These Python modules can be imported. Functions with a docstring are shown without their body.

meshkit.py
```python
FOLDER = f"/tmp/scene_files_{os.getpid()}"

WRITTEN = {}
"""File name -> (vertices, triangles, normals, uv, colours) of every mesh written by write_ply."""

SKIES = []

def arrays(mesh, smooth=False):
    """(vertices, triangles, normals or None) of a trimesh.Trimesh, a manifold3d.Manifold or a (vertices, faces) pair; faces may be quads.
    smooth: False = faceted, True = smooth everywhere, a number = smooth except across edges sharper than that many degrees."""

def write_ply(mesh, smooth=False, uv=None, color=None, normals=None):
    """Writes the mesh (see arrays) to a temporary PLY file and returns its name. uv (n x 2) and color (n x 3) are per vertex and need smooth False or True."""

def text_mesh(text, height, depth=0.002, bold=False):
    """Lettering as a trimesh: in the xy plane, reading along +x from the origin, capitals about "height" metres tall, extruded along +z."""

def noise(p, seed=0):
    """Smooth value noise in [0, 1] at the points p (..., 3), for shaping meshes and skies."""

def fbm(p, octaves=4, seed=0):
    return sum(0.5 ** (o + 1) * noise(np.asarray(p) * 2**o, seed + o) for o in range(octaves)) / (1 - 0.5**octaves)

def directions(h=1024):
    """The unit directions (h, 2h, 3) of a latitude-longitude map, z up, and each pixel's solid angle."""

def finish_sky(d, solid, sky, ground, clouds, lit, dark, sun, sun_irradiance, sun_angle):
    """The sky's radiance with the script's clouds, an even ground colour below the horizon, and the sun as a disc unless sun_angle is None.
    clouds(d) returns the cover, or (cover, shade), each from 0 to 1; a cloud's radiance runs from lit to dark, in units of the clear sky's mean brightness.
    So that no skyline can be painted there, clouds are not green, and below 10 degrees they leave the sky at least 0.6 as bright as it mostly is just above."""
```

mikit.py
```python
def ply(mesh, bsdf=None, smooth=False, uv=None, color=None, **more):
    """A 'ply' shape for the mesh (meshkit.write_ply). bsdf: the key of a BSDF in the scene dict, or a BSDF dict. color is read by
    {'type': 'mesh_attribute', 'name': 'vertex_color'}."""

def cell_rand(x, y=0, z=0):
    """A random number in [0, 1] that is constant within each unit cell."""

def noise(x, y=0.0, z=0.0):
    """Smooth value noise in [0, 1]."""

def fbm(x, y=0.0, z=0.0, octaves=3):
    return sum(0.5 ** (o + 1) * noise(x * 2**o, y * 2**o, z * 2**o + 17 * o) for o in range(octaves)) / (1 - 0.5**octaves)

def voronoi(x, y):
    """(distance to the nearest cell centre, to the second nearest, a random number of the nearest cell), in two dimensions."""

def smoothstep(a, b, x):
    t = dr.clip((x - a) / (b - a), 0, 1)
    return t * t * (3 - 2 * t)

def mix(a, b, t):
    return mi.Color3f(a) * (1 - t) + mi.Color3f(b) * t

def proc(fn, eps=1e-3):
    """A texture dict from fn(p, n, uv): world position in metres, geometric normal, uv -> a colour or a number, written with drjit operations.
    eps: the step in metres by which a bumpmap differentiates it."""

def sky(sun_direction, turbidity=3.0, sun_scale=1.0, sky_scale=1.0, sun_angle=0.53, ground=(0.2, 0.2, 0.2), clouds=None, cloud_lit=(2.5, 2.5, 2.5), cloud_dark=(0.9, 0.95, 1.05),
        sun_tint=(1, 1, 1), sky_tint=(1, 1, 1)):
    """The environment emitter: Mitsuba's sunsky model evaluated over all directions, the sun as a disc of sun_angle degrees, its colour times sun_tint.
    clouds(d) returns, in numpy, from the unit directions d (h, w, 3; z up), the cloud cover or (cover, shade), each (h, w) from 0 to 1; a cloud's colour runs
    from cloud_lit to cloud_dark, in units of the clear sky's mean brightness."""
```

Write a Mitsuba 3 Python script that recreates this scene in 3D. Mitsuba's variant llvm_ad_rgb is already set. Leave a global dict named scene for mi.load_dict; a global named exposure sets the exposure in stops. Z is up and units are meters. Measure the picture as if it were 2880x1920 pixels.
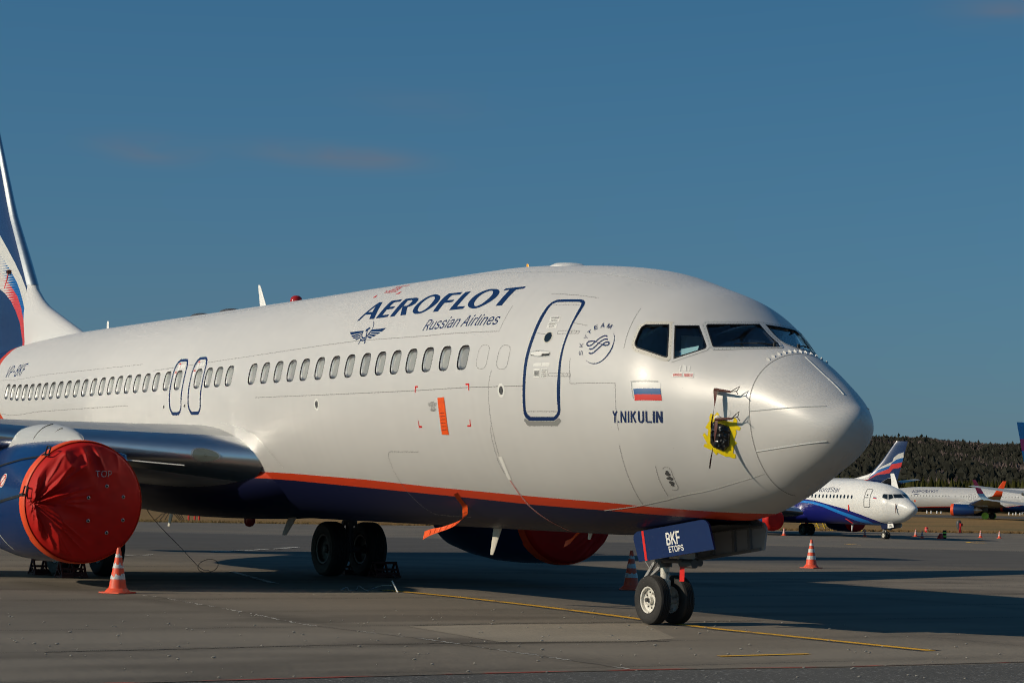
# Airport apron: a parked airliner with covered engines, other airliners and wooded hills behind it.
# World: x = minus the distance aft of the big airliner's nose, y to its left, z up, metres; its wheels stand on z = 0.
import math, random
import numpy as np, trimesh, mitsuba as mi, mikit, meshkit
import drjit as dr
from mikit import noise, fbm, smoothstep, mix, cell_rand
from scipy.interpolate import PchipInterpolator, CubicSpline
from scipy.ndimage import gaussian_filter1d
from scipy.spatial import cKDTree
import scipy.sparse as sps
from scipy.sparse.linalg import spsolve
import shapely.geometry as sg
import shapely.ops, shapely.affinity as aff
T = mi.ScalarTransform4f
rng = np.random.default_rng(7)
scene, labels = {}, {}

# ------------------------------------------------------------------ camera, sky, exposure
CAM = np.array([20.9986, -17.4972, 1.7568])
CFW, CUP = np.array([-0.857927, 0.508968, 0.070094]), np.array([0.049185, -0.054440, 0.997305])
scene['camera'] = {'type': 'perspective', 'fov': 26.4634, 'fov_axis': 'x', 'near_clip': 0.5, 'far_clip': 30000.0,
                   'to_world': T().look_at(origin=CAM.tolist(), target=(CAM + CFW).tolist(), up=CUP.tolist())}
SUN = np.array([-0.33, -1.74, 0.76])
exposure = 1.3


def clouds(d):
    """Thin cirrus: a few long streaks low in the sky, ragged by noise, and a faint veil of the same all round."""
    az, el = np.arctan2(d[..., 1], d[..., 0]), np.arcsin(np.clip(d[..., 2], -1, 1))
    n = meshkit.fbm(np.stack([az * 26.0, el * 150.0, 0 * az + 3.3], -1), 5, 11)
    veil = meshkit.fbm(np.stack([az * 3.0, el * 14.0, 0 * az], -1), 4, 5)
    c = .05 * np.clip((veil - .52) * 5, 0, 1) * n
    for a0, e0, w, h, k in STREAKS:
        dz = (az - math.radians(a0) + np.pi) % (2 * np.pi) - np.pi
        c = c + k * np.exp(-(dz / math.radians(w)) ** 2 - ((el - math.radians(e0) - .04 * dz) / math.radians(h)) ** 2) * np.clip(n * 2.2 - .45, 0, 1)
    haze = .42 * np.exp(-np.clip(np.degrees(el), 0, 90) / 5.5)      # grey-brown haze low round the whole horizon
    return c + haze * (1 - c), haze / np.maximum(c + haze, 1e-6)


HAZE = (1.70, 1.12, 1.22)
STREAKS = [(154.3, 8.75, 1.9, .26, .75), (159.0, 8.7, 1.3, .3, .5), (152.0, 10.2, 1.8, .5, .10), (136.3, 12.6, 1.6, .4, .4), (170, 13, 3, .4, .25), (128, 12, 4, .4, .2), (190, 15, 5, .6, .25), (95, 14, 6, .5, .25), (60, 11, 5, .5, .2), (240, 16, 6, .6, .2), (300, 13, 6, .6, .2), (20, 15, 5, .5, .2)]
scene['sky'] = mikit.sky(SUN.tolist(), turbidity=3, sun_tint=(1.0, 1.15, 1.48), sky_tint=(0.36, 0.87, 1.15), sky_scale=0.78,
                         ground=(0.12, 0.10, 0.08), clouds=clouds, cloud_lit=(1.5, 1.35, 1.45), cloud_dark=HAZE)

# ------------------------------------------------------------------ the body of the airliner
DL, ZC = 0.00287, 5.2533
KN = np.array([0, .06, .2, .45, .8, 1.22, 1.7, 2.2, 2.7, 3.3, 4.2, 5.2, 6.5, 8, 15])
ZT = np.array([-2.473, -2.339, -2.25, -2.063, -1.847, -1.592, -1.423, -1.048, -.754, -.571, -.318, -.177, -.068, .016, 0])
ZB = np.array([-2.473, -2.704, -2.881, -3.064, -3.241, -3.457, -3.621, -3.759, -3.821, -3.899, -3.997, -4.055, -4.054, -4.054, -4.054])
WD = np.array([0, .224, .389, .556, .695, .831, 1.071, 1.317, 1.577, 1.66, 1.759, 1.828, 1.88, 1.88, 1.88])
ZM = np.array([-2.473, -2.532, -2.561, -2.496, -2.392, -2.296, -2.275, -2.242, -2.152, -2.093, -2.008, -1.933, -1.88, -1.88, -1.88])


def _front(v, sig):
    t = np.linspace(0, math.sqrt(15), 600)
    p = PchipInterpolator(np.sqrt(KN), v)(t)
    ext = np.r_[2 * p[0] - p[60:0:-1], p] if v is WD else np.r_[2 * p[0] - p[60:0:-1], p]
    return CubicSpline(t, gaussian_filter1d(ext, sig / (t[1] - t[0]), mode='nearest')[60:])


_F = [_front(v, .05) for v in (ZT, ZB, WD, ZM)]
_TS = [15, 24, 25.5, 27, 30, 33, 36, 38.0]
_B = [PchipInterpolator(_TS, v) for v in ([0, 0, 0, 0, -.06, -.22, -.42, -.62], [-4.054, -4.054, -4.05, -3.97, -3.38, -2.42, -1.45, -.98],
                                          [1.88, 1.88, 1.88, 1.87, 1.72, 1.32, .76, .17], [-1.88, -1.88, -1.88, -1.87, -1.62, -1.22, -.92, -.80])]


def sect(s):
    s = np.asarray(s, float)
    return [np.where(s < 15, f(np.sqrt(np.clip(s, 0, 15))), b(np.clip(s, 15, 38))) for f, b in zip(_F, _B)]


def fp(s, th, off=0.0):
    """Points on the airliner's skin: s metres aft of the nose, th around the girth (0 = right side, pi/2 = crown)."""
    s, th = np.broadcast_arrays(np.asarray(s, float), np.asarray(th, float))
    zt, zb, w, zm = sect(s)
    sn = np.sin(th)
    p = np.stack([-s, -w * np.cos(th), zm + np.where(sn > 0, zt - zm, zm - zb) * sn + ZC + DL * s], -1)
    if np.any(off):
        p = p + fn(s, th) * np.asarray(off)[..., None]
    return p


def fn(s, th):
    e = 2e-3
    a = fp(np.maximum(s, 2 * e) + e, th) - fp(np.maximum(s, 2 * e) - e, th)
    b = fp(s, th + e) - fp(s, th - e)
    n = np.cross(b, a)
    n /= np.maximum(np.linalg.norm(n, axis=-1, keepdims=True), 1e-12)
    mid = fp(s, th).copy()
    zt, zb, w, zm = sect(s)
    mid[..., 1] = 0
    out = fp(s, th) - np.stack([-s + 0 * th, 0 * th, zm + ZC + DL * s], -1)
    out[..., 0] += 1e-6
    flip = np.sum(n * out, -1) < 0
    return np.where(flip[..., None], -n, n)
# outlines on the airliner's skin, as (metres aft of the nose, angle round the girth)
OUT = {
    'A': [[(10.96,0.6447),(10.755,0.8705),(10.61,0.8665),(10.504,0.7846),(10.422,0.7147),(10.344,0.6441),(10.526,0.6471),(10.595,0.7065),(10.822,0.7114),(10.874,0.6445)],[(10.791,0.7395),(10.624,0.7364),(10.719,0.8151)]],
    'E': [[(10.292,0.6456),(10.293,0.7352),(10.304,0.8137),(10.303,0.8681),(9.933,0.8699),(9.927,0.8382),(10.126,0.8364),(10.137,0.8027),(10.142,0.7784),(9.92,0.7743),(9.928,0.7452),(10.135,0.7436),(10.135,0.7047),(10.133,0.6781),(9.892,0.6763),(9.891,0.6475)]],
    'R': [[(9.8,0.6461),(9.806,0.7373),(9.825,0.818),(9.816,0.8689),(9.45,0.8666),(9.333,0.8503),(9.267,0.8229),(9.245,0.7788),(9.303,0.7549),(9.422,0.7389),(9.259,0.6465),(9.441,0.6459),(9.626,0.7564),(9.644,0.6456)],[(9.62,0.7649),(9.661,0.8369),(9.526,0.8361),(9.453,0.8196),(9.449,0.7813),(9.496,0.7605)]],
    'O': [[(9.093,0.6745),(9.133,0.7007),(9.156,0.7269),(9.16,0.7553),(9.146,0.7863),(9.123,0.8128),(9.093,0.8361),(9.041,0.8557),(8.987,0.8689),(8.907,0.8775),(8.819,0.8751),(8.715,0.8632),(8.613,0.8436),(8.556,0.8264),(8.511,0.8063),(8.476,0.7849),(8.461,0.7554),(8.47,0.7303),(8.498,0.7098),(8.544,0.6909),(8.593,0.6734),(8.659,0.6567),(8.714,0.647),(8.791,0.6407),(8.866,0.6399),(8.938,0.6431),(9.023,0.6551)],[(8.952,0.684),(8.998,0.7152),(9.017,0.7448),(9.021,0.7728),(9.007,0.7977),(8.982,0.8182),(8.954,0.8349),(8.912,0.8458),(8.863,0.8489),(8.808,0.8454),(8.734,0.8283),(8.693,0.8083),(8.665,0.7845),(8.65,0.755),(8.653,0.7272),(8.671,0.7017),(8.712,0.6805),(8.752,0.67),(8.802,0.6634),(8.846,0.663),(8.89,0.6683)]],
    'F': [[(8.366,0.6417),(8.379,0.6993),(8.394,0.7463),(8.407,0.7906),(8.4,0.8307),(8.372,0.8613),(7.935,0.857),(7.936,0.8264),(8.192,0.828),(8.199,0.7987),(8.189,0.7645),(7.952,0.7632),(7.958,0.7345),(8.196,0.7338),(8.2,0.6917),(8.199,0.6419)]],
    'L': [[(7.847,0.6405),(7.838,0.6966),(7.827,0.7493),(7.832,0.8059),(7.828,0.8539),(7.662,0.8553),(7.667,0.8132),(7.664,0.7688),(7.667,0.7196),(7.671,0.6728),(7.414,0.6727),(7.426,0.6444)]],
    'O2': [[(7.347,0.6793),(7.378,0.6938),(7.392,0.7058),(7.412,0.7302),(7.415,0.7539),(7.405,0.78),(7.383,0.8029),(7.346,0.8247),(7.293,0.8445),(7.238,0.8605),(7.169,0.8708),(7.092,0.8756),(7.001,0.8744),(6.913,0.8694),(6.836,0.8583),(6.774,0.8407),(6.732,0.821),(6.706,0.7992),(6.694,0.773),(6.704,0.7503),(6.731,0.7258),(6.776,0.7037),(6.835,0.6817),(6.903,0.6631),(6.966,0.6511),(7.029,0.6446),(7.095,0.6428),(7.156,0.6445),(7.218,0.6498),(7.28,0.6598)],[(7.189,0.6907),(7.219,0.71),(7.236,0.7319),(7.242,0.7542),(7.24,0.7805),(7.22,0.8042),(7.187,0.8246),(7.14,0.8393),(7.088,0.8486),(7.03,0.8507),(6.972,0.8428),(6.931,0.8285),(6.897,0.8065),(6.882,0.779),(6.885,0.7531),(6.903,0.7277),(6.932,0.7063),(6.965,0.6869),(7.015,0.6745),(7.058,0.6681),(7.096,0.6676),(7.143,0.6752)]],
    'T': [[(6.494,0.6644),(6.493,0.7211),(6.501,0.7635),(6.505,0.8027),(6.519,0.8569),(6.684,0.8494),(6.684,0.8771),(6.172,0.9033),(6.168,0.8721),(6.342,0.8584),(6.334,0.8067),(6.329,0.7346),(6.325,0.6691)]],
    'emblem': [[(10.959,0.5227),(10.449,0.5225),(10.459,0.5019),(10.861,0.4924)],[(10.832,0.4842),(10.488,0.4943),(10.479,0.4844),(10.766,0.467)],[(10.742,0.461),(10.474,0.477),(10.46,0.467),(10.676,0.4484)],[(10.628,0.4434),(10.449,0.4607),(10.436,0.4509),(10.556,0.4315)],[(10.183,0.5237),(9.666,0.5239),(9.752,0.4919),(10.166,0.5037)],[(10.143,0.4957),(9.789,0.4847),(9.861,0.468),(10.147,0.4862)],[(10.156,0.4793),(9.892,0.4619),(9.965,0.4477),(10.165,0.4677)],[(10.179,0.461),(9.997,0.4439),(10.075,0.4323),(10.198,0.4498)],[(10.323,0.6218),(10.26,0.6049),(10.21,0.5849),(10.175,0.5583),(10.158,0.5303),(10.18,0.531),(10.192,0.5564),(10.237,0.5859),(10.284,0.6058)],[(10.476,0.5061),(10.454,0.5197),(10.443,0.4978),(10.43,0.4805),(10.392,0.4626),(10.343,0.4517),(10.3,0.4516),(10.254,0.4597),(10.219,0.4836),(10.199,0.5096),(10.183,0.5237),(10.16,0.5047),(10.176,0.474),(10.216,0.4527),(10.261,0.4388),(10.314,0.4344),(10.369,0.4419),(10.422,0.4588),(10.467,0.484)],[(10.328,0.5125),(10.307,0.5216),(10.264,0.485),(10.251,0.4632),(10.281,0.4605),(10.292,0.481)],[(10.369,0.5089),(10.39,0.5329),(10.296,0.5548),(10.25,0.5383),(10.302,0.5231),(10.33,0.5142)],[(10.422,0.4422),(10.403,0.4417),(10.36,0.4311),(10.311,0.4274),(10.265,0.4307),(10.215,0.4421),(10.188,0.4413),(10.22,0.4271),(10.175,0.396),(10.22,0.3859),(10.226,0.4043),(10.249,0.4187),(10.314,0.4136),(10.381,0.4178),(10.405,0.3885),(10.415,0.3865),(10.431,0.3915),(10.403,0.4207),(10.425,0.4341)]],
    'ring': [[(3.4,0.5279),(3.361,0.5117),(3.332,0.4962),(3.312,0.4799),(3.284,0.4424),(3.266,0.3903),(3.278,0.3437),(3.313,0.2995),(3.365,0.2618),(3.431,0.232),(3.506,0.2151),(3.572,0.211),(3.644,0.2164),(3.696,0.2271),(3.743,0.2413),(3.685,0.2279),(3.623,0.2196),(3.554,0.2194),(3.482,0.2291),(3.406,0.2546),(3.347,0.2933),(3.305,0.3499),(3.29,0.3951),(3.298,0.441),(3.324,0.4785),(3.352,0.5014)]],
    'ribbon': [[(3.463,0.4759),(3.487,0.4805),(3.515,0.4811),(3.548,0.4721),(3.572,0.4622),(3.594,0.4493),(3.649,0.4106),(3.672,0.3931),(3.696,0.3773),(3.715,0.3678),(3.738,0.3619),(3.764,0.3604),(3.786,0.3629),(3.802,0.3699),(3.807,0.3778),(3.796,0.3921),(3.776,0.3996),(3.752,0.4034),(3.716,0.4074),(3.672,0.4101)],[(3.482,0.3967),(3.452,0.394),(3.419,0.3955),(3.393,0.3999),(3.375,0.4062),(3.369,0.4174),(3.379,0.4253),(3.397,0.4289),(3.419,0.4284),(3.445,0.4229),(3.464,0.415),(3.481,0.4045),(3.531,0.3652),(3.59,0.323),(3.608,0.3115),(3.629,0.3032),(3.663,0.2971),(3.684,0.2988),(3.702,0.3022)],[(3.428,0.449),(3.446,0.4524),(3.466,0.4528),(3.486,0.4499),(3.504,0.4445),(3.527,0.4332),(3.55,0.4203),(3.586,0.3926),(3.631,0.3561),(3.647,0.347),(3.665,0.3398),(3.691,0.3343),(3.721,0.3368)]],
    'ribbon_thin': [[(3.672,0.4101),(3.622,0.4063),(3.571,0.4019),(3.482,0.3967)]],
    'st_S': [[(3.812,0.2731),(3.843,0.3087),(3.891,0.2658)]],
    'st_K': [[(3.861,0.3404),(3.879,0.3733),(3.936,0.3357)]],
    'st_Y': [[(3.838,0.4081),(3.835,0.4408),(3.918,0.4183)]],
    'st_T': [[(3.848,0.4552),(3.804,0.486),(3.902,0.4754)]],
    'st_E': [[(3.778,0.5069),(3.727,0.5283),(3.829,0.5401)]],
    'st_A': [[(3.692,0.5401),(3.616,0.5536),(3.722,0.5811)]],
    'st_M': [[(3.575,0.557),(3.484,0.5538),(3.583,0.5995)]],
    'st_dot': [[(3.466,0.5905),(3.464,0.594),(3.455,0.5919),(3.457,0.5885)]],
    'nik': [[(3.155,-0.238),(2.321,-0.2016),(3.123,-0.1494)]],
    'nik_strokes': [[(3.107,-0.149),(3.074,-0.1836),(3.095,-0.2369)],[(3.025,-0.1467),(3.074,-0.1836)],[(3.015,-0.2228),(3.02,-0.2354)],[(2.966,-0.2343),(2.94,-0.1441)],[(2.94,-0.1471),(2.883,-0.2303)],[(2.88,-0.2322),(2.855,-0.1411)],[(2.824,-0.2305),(2.801,-0.1388)],[(2.772,-0.2286),(2.751,-0.1363)],[(2.682,-0.1341),(2.747,-0.1803)],[(2.732,-0.1746),(2.7,-0.2255)],[(2.631,-0.1288),(2.641,-0.1986),(2.635,-0.2123),(2.61,-0.2177),(2.587,-0.2092),(2.575,-0.1942),(2.565,-0.1237)],[(2.521,-0.12),(2.533,-0.2106)],[(2.532,-0.2098),(2.461,-0.2044)],[(2.42,-0.1118),(2.432,-0.2097)],[(2.392,-0.2067),(2.38,-0.1082)],[(2.379,-0.1115),(2.332,-0.198)],[(2.33,-0.2022),(2.32,-0.1029)]],
    'russian': [[(8.349,0.4555),(6.151,0.4772),(8.312,0.5599)]],
    'vpbkf': [[(29.001,0.3793),(27.607,0.4211),(29.064,0.5582)]],
    'flag': [[(2.768,0.1172),(2.382,0.1788),(2.375,0.1627),(2.739,0.1045),(2.7,-0.0365),(2.713,-0.0374)],[(2.741,0.1049),(2.356,0.1645),(2.305,-0.0152),(2.69,-0.0525)],[(2.713,0.0478),(2.339,0.1038),(2.323,0.045),(2.693,-0.0027)],[(2.693,-0.0029),(2.323,0.045),(2.31,-0.0133),(2.684,-0.0497)]],
    'door': [[(5.014,0.7486),(4.479,0.7769),(4.415,0.7715),(4.352,0.7532),(4.316,0.7218),(4.289,0.6334),(4.287,0.5363),(4.272,0.4379),(4.265,0.3244),(4.249,0.2165),(4.23,0.1194),(4.212,0.0239),(4.23,-0.1735),(4.269,-0.2057),(4.344,-0.2323),(4.415,-0.246),(5.005,-0.2546),(5.085,-0.2372),(5.12,-0.2071),(5.116,-0.1705),(5.097,0.0346),(5.102,0.1742),(5.097,0.2957),(5.097,0.4069),(5.121,0.5602),(5.128,0.6682),(5.095,0.7197)],[(4.983,0.7201),(4.469,0.7481),(4.406,0.7364),(4.376,0.707),(4.34,0.6109),(4.318,0.5036),(4.307,0.4028),(4.3,0.2912),(4.29,0.1769),(4.278,0.0952),(4.29,-0.1748),(4.329,-0.2006),(4.401,-0.2194),(4.957,-0.228),(5.026,-0.2119),(5.055,-0.1879),(5.031,-0.0004),(5.032,0.1091),(5.029,0.2208),(5.023,0.3603),(5.036,0.518),(5.055,0.6458),(5.051,0.6953)]],
    'exit1': [[(17.055,0.4248),(16.794,0.4253),(16.705,0.4164),(16.633,0.3894),(16.572,0.3423),(16.55,0.2593),(16.543,0.1423),(16.559,0.0464),(16.564,-0.0371),(16.562,-0.0783),(16.598,-0.109),(16.698,-0.1443),(17.033,-0.1427),(17.122,-0.1095),(17.182,-0.0725),(17.197,-0.0045),(17.204,0.0857),(17.191,0.1837),(17.195,0.2845),(17.178,0.3489),(17.142,0.3945)],[(16.972,0.3973),(16.751,0.3955),(16.68,0.3773),(16.62,0.3369),(16.592,0.2476),(16.586,0.1431),(16.608,0.0471),(16.603,-0.0625),(16.638,-0.0983),(16.701,-0.1158),(17.007,-0.1158),(17.089,-0.0942),(17.136,-0.0625),(17.149,-0.005),(17.151,0.085),(17.146,0.183),(17.149,0.2836),(17.117,0.3476),(17.061,0.3826)]],
    'exit2': [[(18.003,0.4226),(17.721,0.425),(17.648,0.4184),(17.58,0.3944),(17.508,0.3428),(17.476,0.2516),(17.469,0.1636),(17.489,0.0593),(17.498,-0.0275),(17.506,-0.0746),(17.554,-0.111),(17.656,-0.1408),(17.959,-0.1405),(18.053,-0.1067),(18.114,-0.0636),(18.133,0.0066),(18.139,0.087),(18.134,0.1934),(18.145,0.2966),(18.132,0.3628),(18.085,0.4025)],[(17.919,0.3953),(17.68,0.3933),(17.609,0.3782),(17.561,0.3439),(17.521,0.2397),(17.518,0.152),(17.544,0.0479),(17.538,-0.0691),(17.579,-0.095),(17.66,-0.1128),(17.963,-0.1118),(18.023,-0.0857),(18.073,-0.0534),(18.084,0.006),(18.09,0.0863),(18.087,0.1927),(18.097,0.2957),(18.068,0.3614),(18.009,0.3871)]],
    'corner': [[(8.185,-0.0115),(8.092,-0.0128),(8.096,-0.0228),(8.156,-0.0231),(8.167,-0.0584),(8.19,-0.0582)],[(6.631,-0.0158),(6.521,-0.016),(6.522,-0.0632),(6.547,-0.0629),(6.55,-0.0274),(6.631,-0.0265)],[(8.175,-0.258),(8.157,-0.2581),(8.159,-0.2936),(8.078,-0.2941),(8.09,-0.3067),(8.184,-0.3061)],[(6.595,-0.26),(6.574,-0.2601),(6.591,-0.3067),(6.698,-0.3077),(6.69,-0.2976),(6.612,-0.297)]],
    'tape': [[(7.479,-0.1026),(7.277,-0.1004),(7.264,-0.1738),(7.269,-0.2391),(7.284,-0.3001),(7.302,-0.3623),(7.509,-0.3582),(7.489,-0.304),(7.472,-0.2426),(7.472,-0.1668)]],
    'tape_lines': [[(7.438,-0.2074),(7.304,-0.2075)],[(7.448,-0.2301),(7.305,-0.2302)],[(7.451,-0.2529),(7.312,-0.2529)],[(7.461,-0.2774),(7.318,-0.2774)],[(7.468,-0.3016),(7.325,-0.3009)],[(7.478,-0.3259),(7.334,-0.3246)]],
    'note_lines': [[(7.712,-0.1282),(7.599,-0.1294)],[(7.784,-0.1375),(7.528,-0.1386)],[(7.792,-0.1461),(7.52,-0.1472)],[(7.772,-0.1538),(7.541,-0.1551)],[(7.718,-0.1614),(7.59,-0.1626)],[(7.712,-0.1721),(7.581,-0.1733)],[(7.75,-0.1798),(7.547,-0.1807)],[(7.73,-0.1861),(7.572,-0.1865)],[(7.711,-0.1919),(7.587,-0.1924)]],
    'seam_white': [[(20.703,1.1424),(17.062,1.1791),(14.255,1.2413),(12.211,1.3313),(9.653,1.2842),(7.582,1.1568),(6.524,1.1745),(5.911,1.1799),(5.305,1.1767),(4.714,1.171),(3.978,1.1696),(3.403,1.2333)],[(1.21,-0.8456),(1.74,-0.865),(2.334,-0.8965),(2.828,-0.9542),(3.501,-0.9903),(4.301,-1.008)]],
    'seam': [[(14.117,-0.0265),(11.5,-0.0361),(8.325,-0.0444),(5.981,-0.0414),(5.089,-0.0242)],[(19.219,0.322),(15.59,0.368),(11.879,0.4131),(10.494,0.4238),(8.159,0.403),(5.981,0.4129)],[(5.981,0.4129),(5.995,0.5483),(6.019,0.6656)],[(4.068,0.2334),(3.992,0.023),(3.054,0.0775),(3.034,-0.0656),(3.054,-0.2975)],[(5.99,-0.0415),(5.995,-0.1804),(6.009,-0.3666),(6.063,-0.5684)],[(5.919,0.0866),(5.99,-0.0415)],[(5.306,0.8148),(4.165,0.8233)],[(3.254,0.8465),(3.162,0.646),(3.049,0.3986)],[(28.736,-0.1055),(25.963,-0.0396),(23.2,-0.035),(20.259,-0.0323)],[(29.199,0.3318),(26.092,0.4043),(22.968,0.4078),(20.002,0.4104)],[(8.407,-0.4867),(9.347,-0.4838),(9.425,-0.4928),(9.472,-0.5118),(9.493,-0.5427),(9.515,-0.6146),(9.541,-0.7713),(9.544,-0.8489),(9.526,-0.9923),(9.514,-1.0841),(9.452,-1.1352),(9.332,-1.1566),(8.373,-1.1622)],[(6.051,-0.3101),(6.088,-0.389),(6.111,-0.4911),(6.137,-0.5697),(6.122,-0.6598)],[(2.521,-0.6224),(2.479,-0.6035),(2.418,-0.605),(2.404,-0.6334),(2.452,-0.8077),(2.485,-0.8408),(2.527,-0.8473),(2.575,-0.8416)],[(2.602,-0.5934),(2.669,-0.7294),(2.74,-0.9112)],[(3.114,-0.4103),(3.172,-0.5776),(3.255,-0.7623),(3.377,-0.982)],[(4.528,0.4203),(4.533,0.4492),(4.059,0.4748),(4.072,0.4498),(4.528,0.4203)],[(4.229,0.4649),(4.223,0.4374)],[(4.132,0.4704),(4.128,0.445)],[(4.48,0.0644),(4.49,0.0875),(4.0,0.1049),(3.993,0.0811),(4.48,0.0644)],[(4.166,0.0982),(4.16,0.0747)],[(4.073,0.1022),(4.067,0.0779)],[(4.287,0.5363),(3.964,0.534)],[(5.045,0.4106),(4.797,0.4086)],[(5.04,-0.1938),(4.311,-0.1814)],[(5.059,0.687),(4.41,0.7203)]],
    'vents': [[(2.47,-0.6466,0.0092),(2.481,-0.672,0.0166),(2.513,-0.7174,0.0111),(2.48,-0.7174,0.0166),(2.503,-0.7632,0.0166),(2.517,-0.7895,0.0111)]],
    'scuff': [[(5.113,-0.2388),(4.996,-0.2569),(4.405,-0.2484),(4.289,-0.225),(4.24,-0.2432),(4.352,-0.2818),(5.063,-0.2913),(5.137,-0.2564)]],
    'placards': [[(4.879,0.5716),(4.649,0.5832),(4.617,0.5306),(4.843,0.5194)],[(4.85,0.513),(4.629,0.5231),(4.607,0.4697),(4.829,0.4598)],[(4.874,0.1571),(4.699,0.1673),(4.691,0.1401),(4.867,0.1314)],[(4.685,0.1678),(4.501,0.1747),(4.496,0.1465),(4.675,0.1383)],[(4.851,0.1134),(4.709,0.1188),(4.697,0.048),(4.838,0.0426)],[(4.674,0.1199),(4.531,0.1267),(4.52,0.052),(4.662,0.0468)],[(2.231,0.2975),(2.11,0.3355),(2.095,0.2845),(2.221,0.254)],[(2.098,0.3356),(1.973,0.3697),(1.954,0.311),(2.084,0.283)],[(2.171,0.4004),(2.159,0.4066),(2.14,0.3397),(2.158,0.3346)],[(2.065,0.4313),(2.05,0.439),(2.032,0.3727),(2.049,0.3673)],[(2.131,0.4195),(2.097,0.4312),(2.072,0.36),(2.111,0.3538)],[(6.073,-0.5224),(5.975,-0.5215),(5.99,-0.6126),(6.022,-0.7061),(6.113,-0.7073),(6.075,-0.6061)]],
    'handle': [[(5.028,0.2512),(4.79,0.2743),(4.569,0.2685),(4.515,0.2437),(4.534,0.224),(4.744,0.2087),(4.968,0.2132),(5.023,0.2285)],[(4.995,0.2458),(4.814,0.2628),(4.782,0.2638),(4.778,0.2273),(4.817,0.2201),(4.974,0.2221)],[(4.984,0.2431),(4.788,0.2574),(4.545,0.2594),(4.543,0.2473),(4.69,0.2422),(4.729,0.2197),(4.815,0.2171),(4.966,0.2268)],[(4.698,0.2374),(4.542,0.2458),(4.543,0.2313),(4.719,0.22)]],
    'redline': [[(6.071,-0.7149),(6.068,-0.7775),(6.079,-0.8427),(6.085,-0.902),(6.099,-0.962),(6.082,-1.0475),(6.065,-1.1482),(6.065,-1.2694),(6.174,-1.4154)]],
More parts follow.
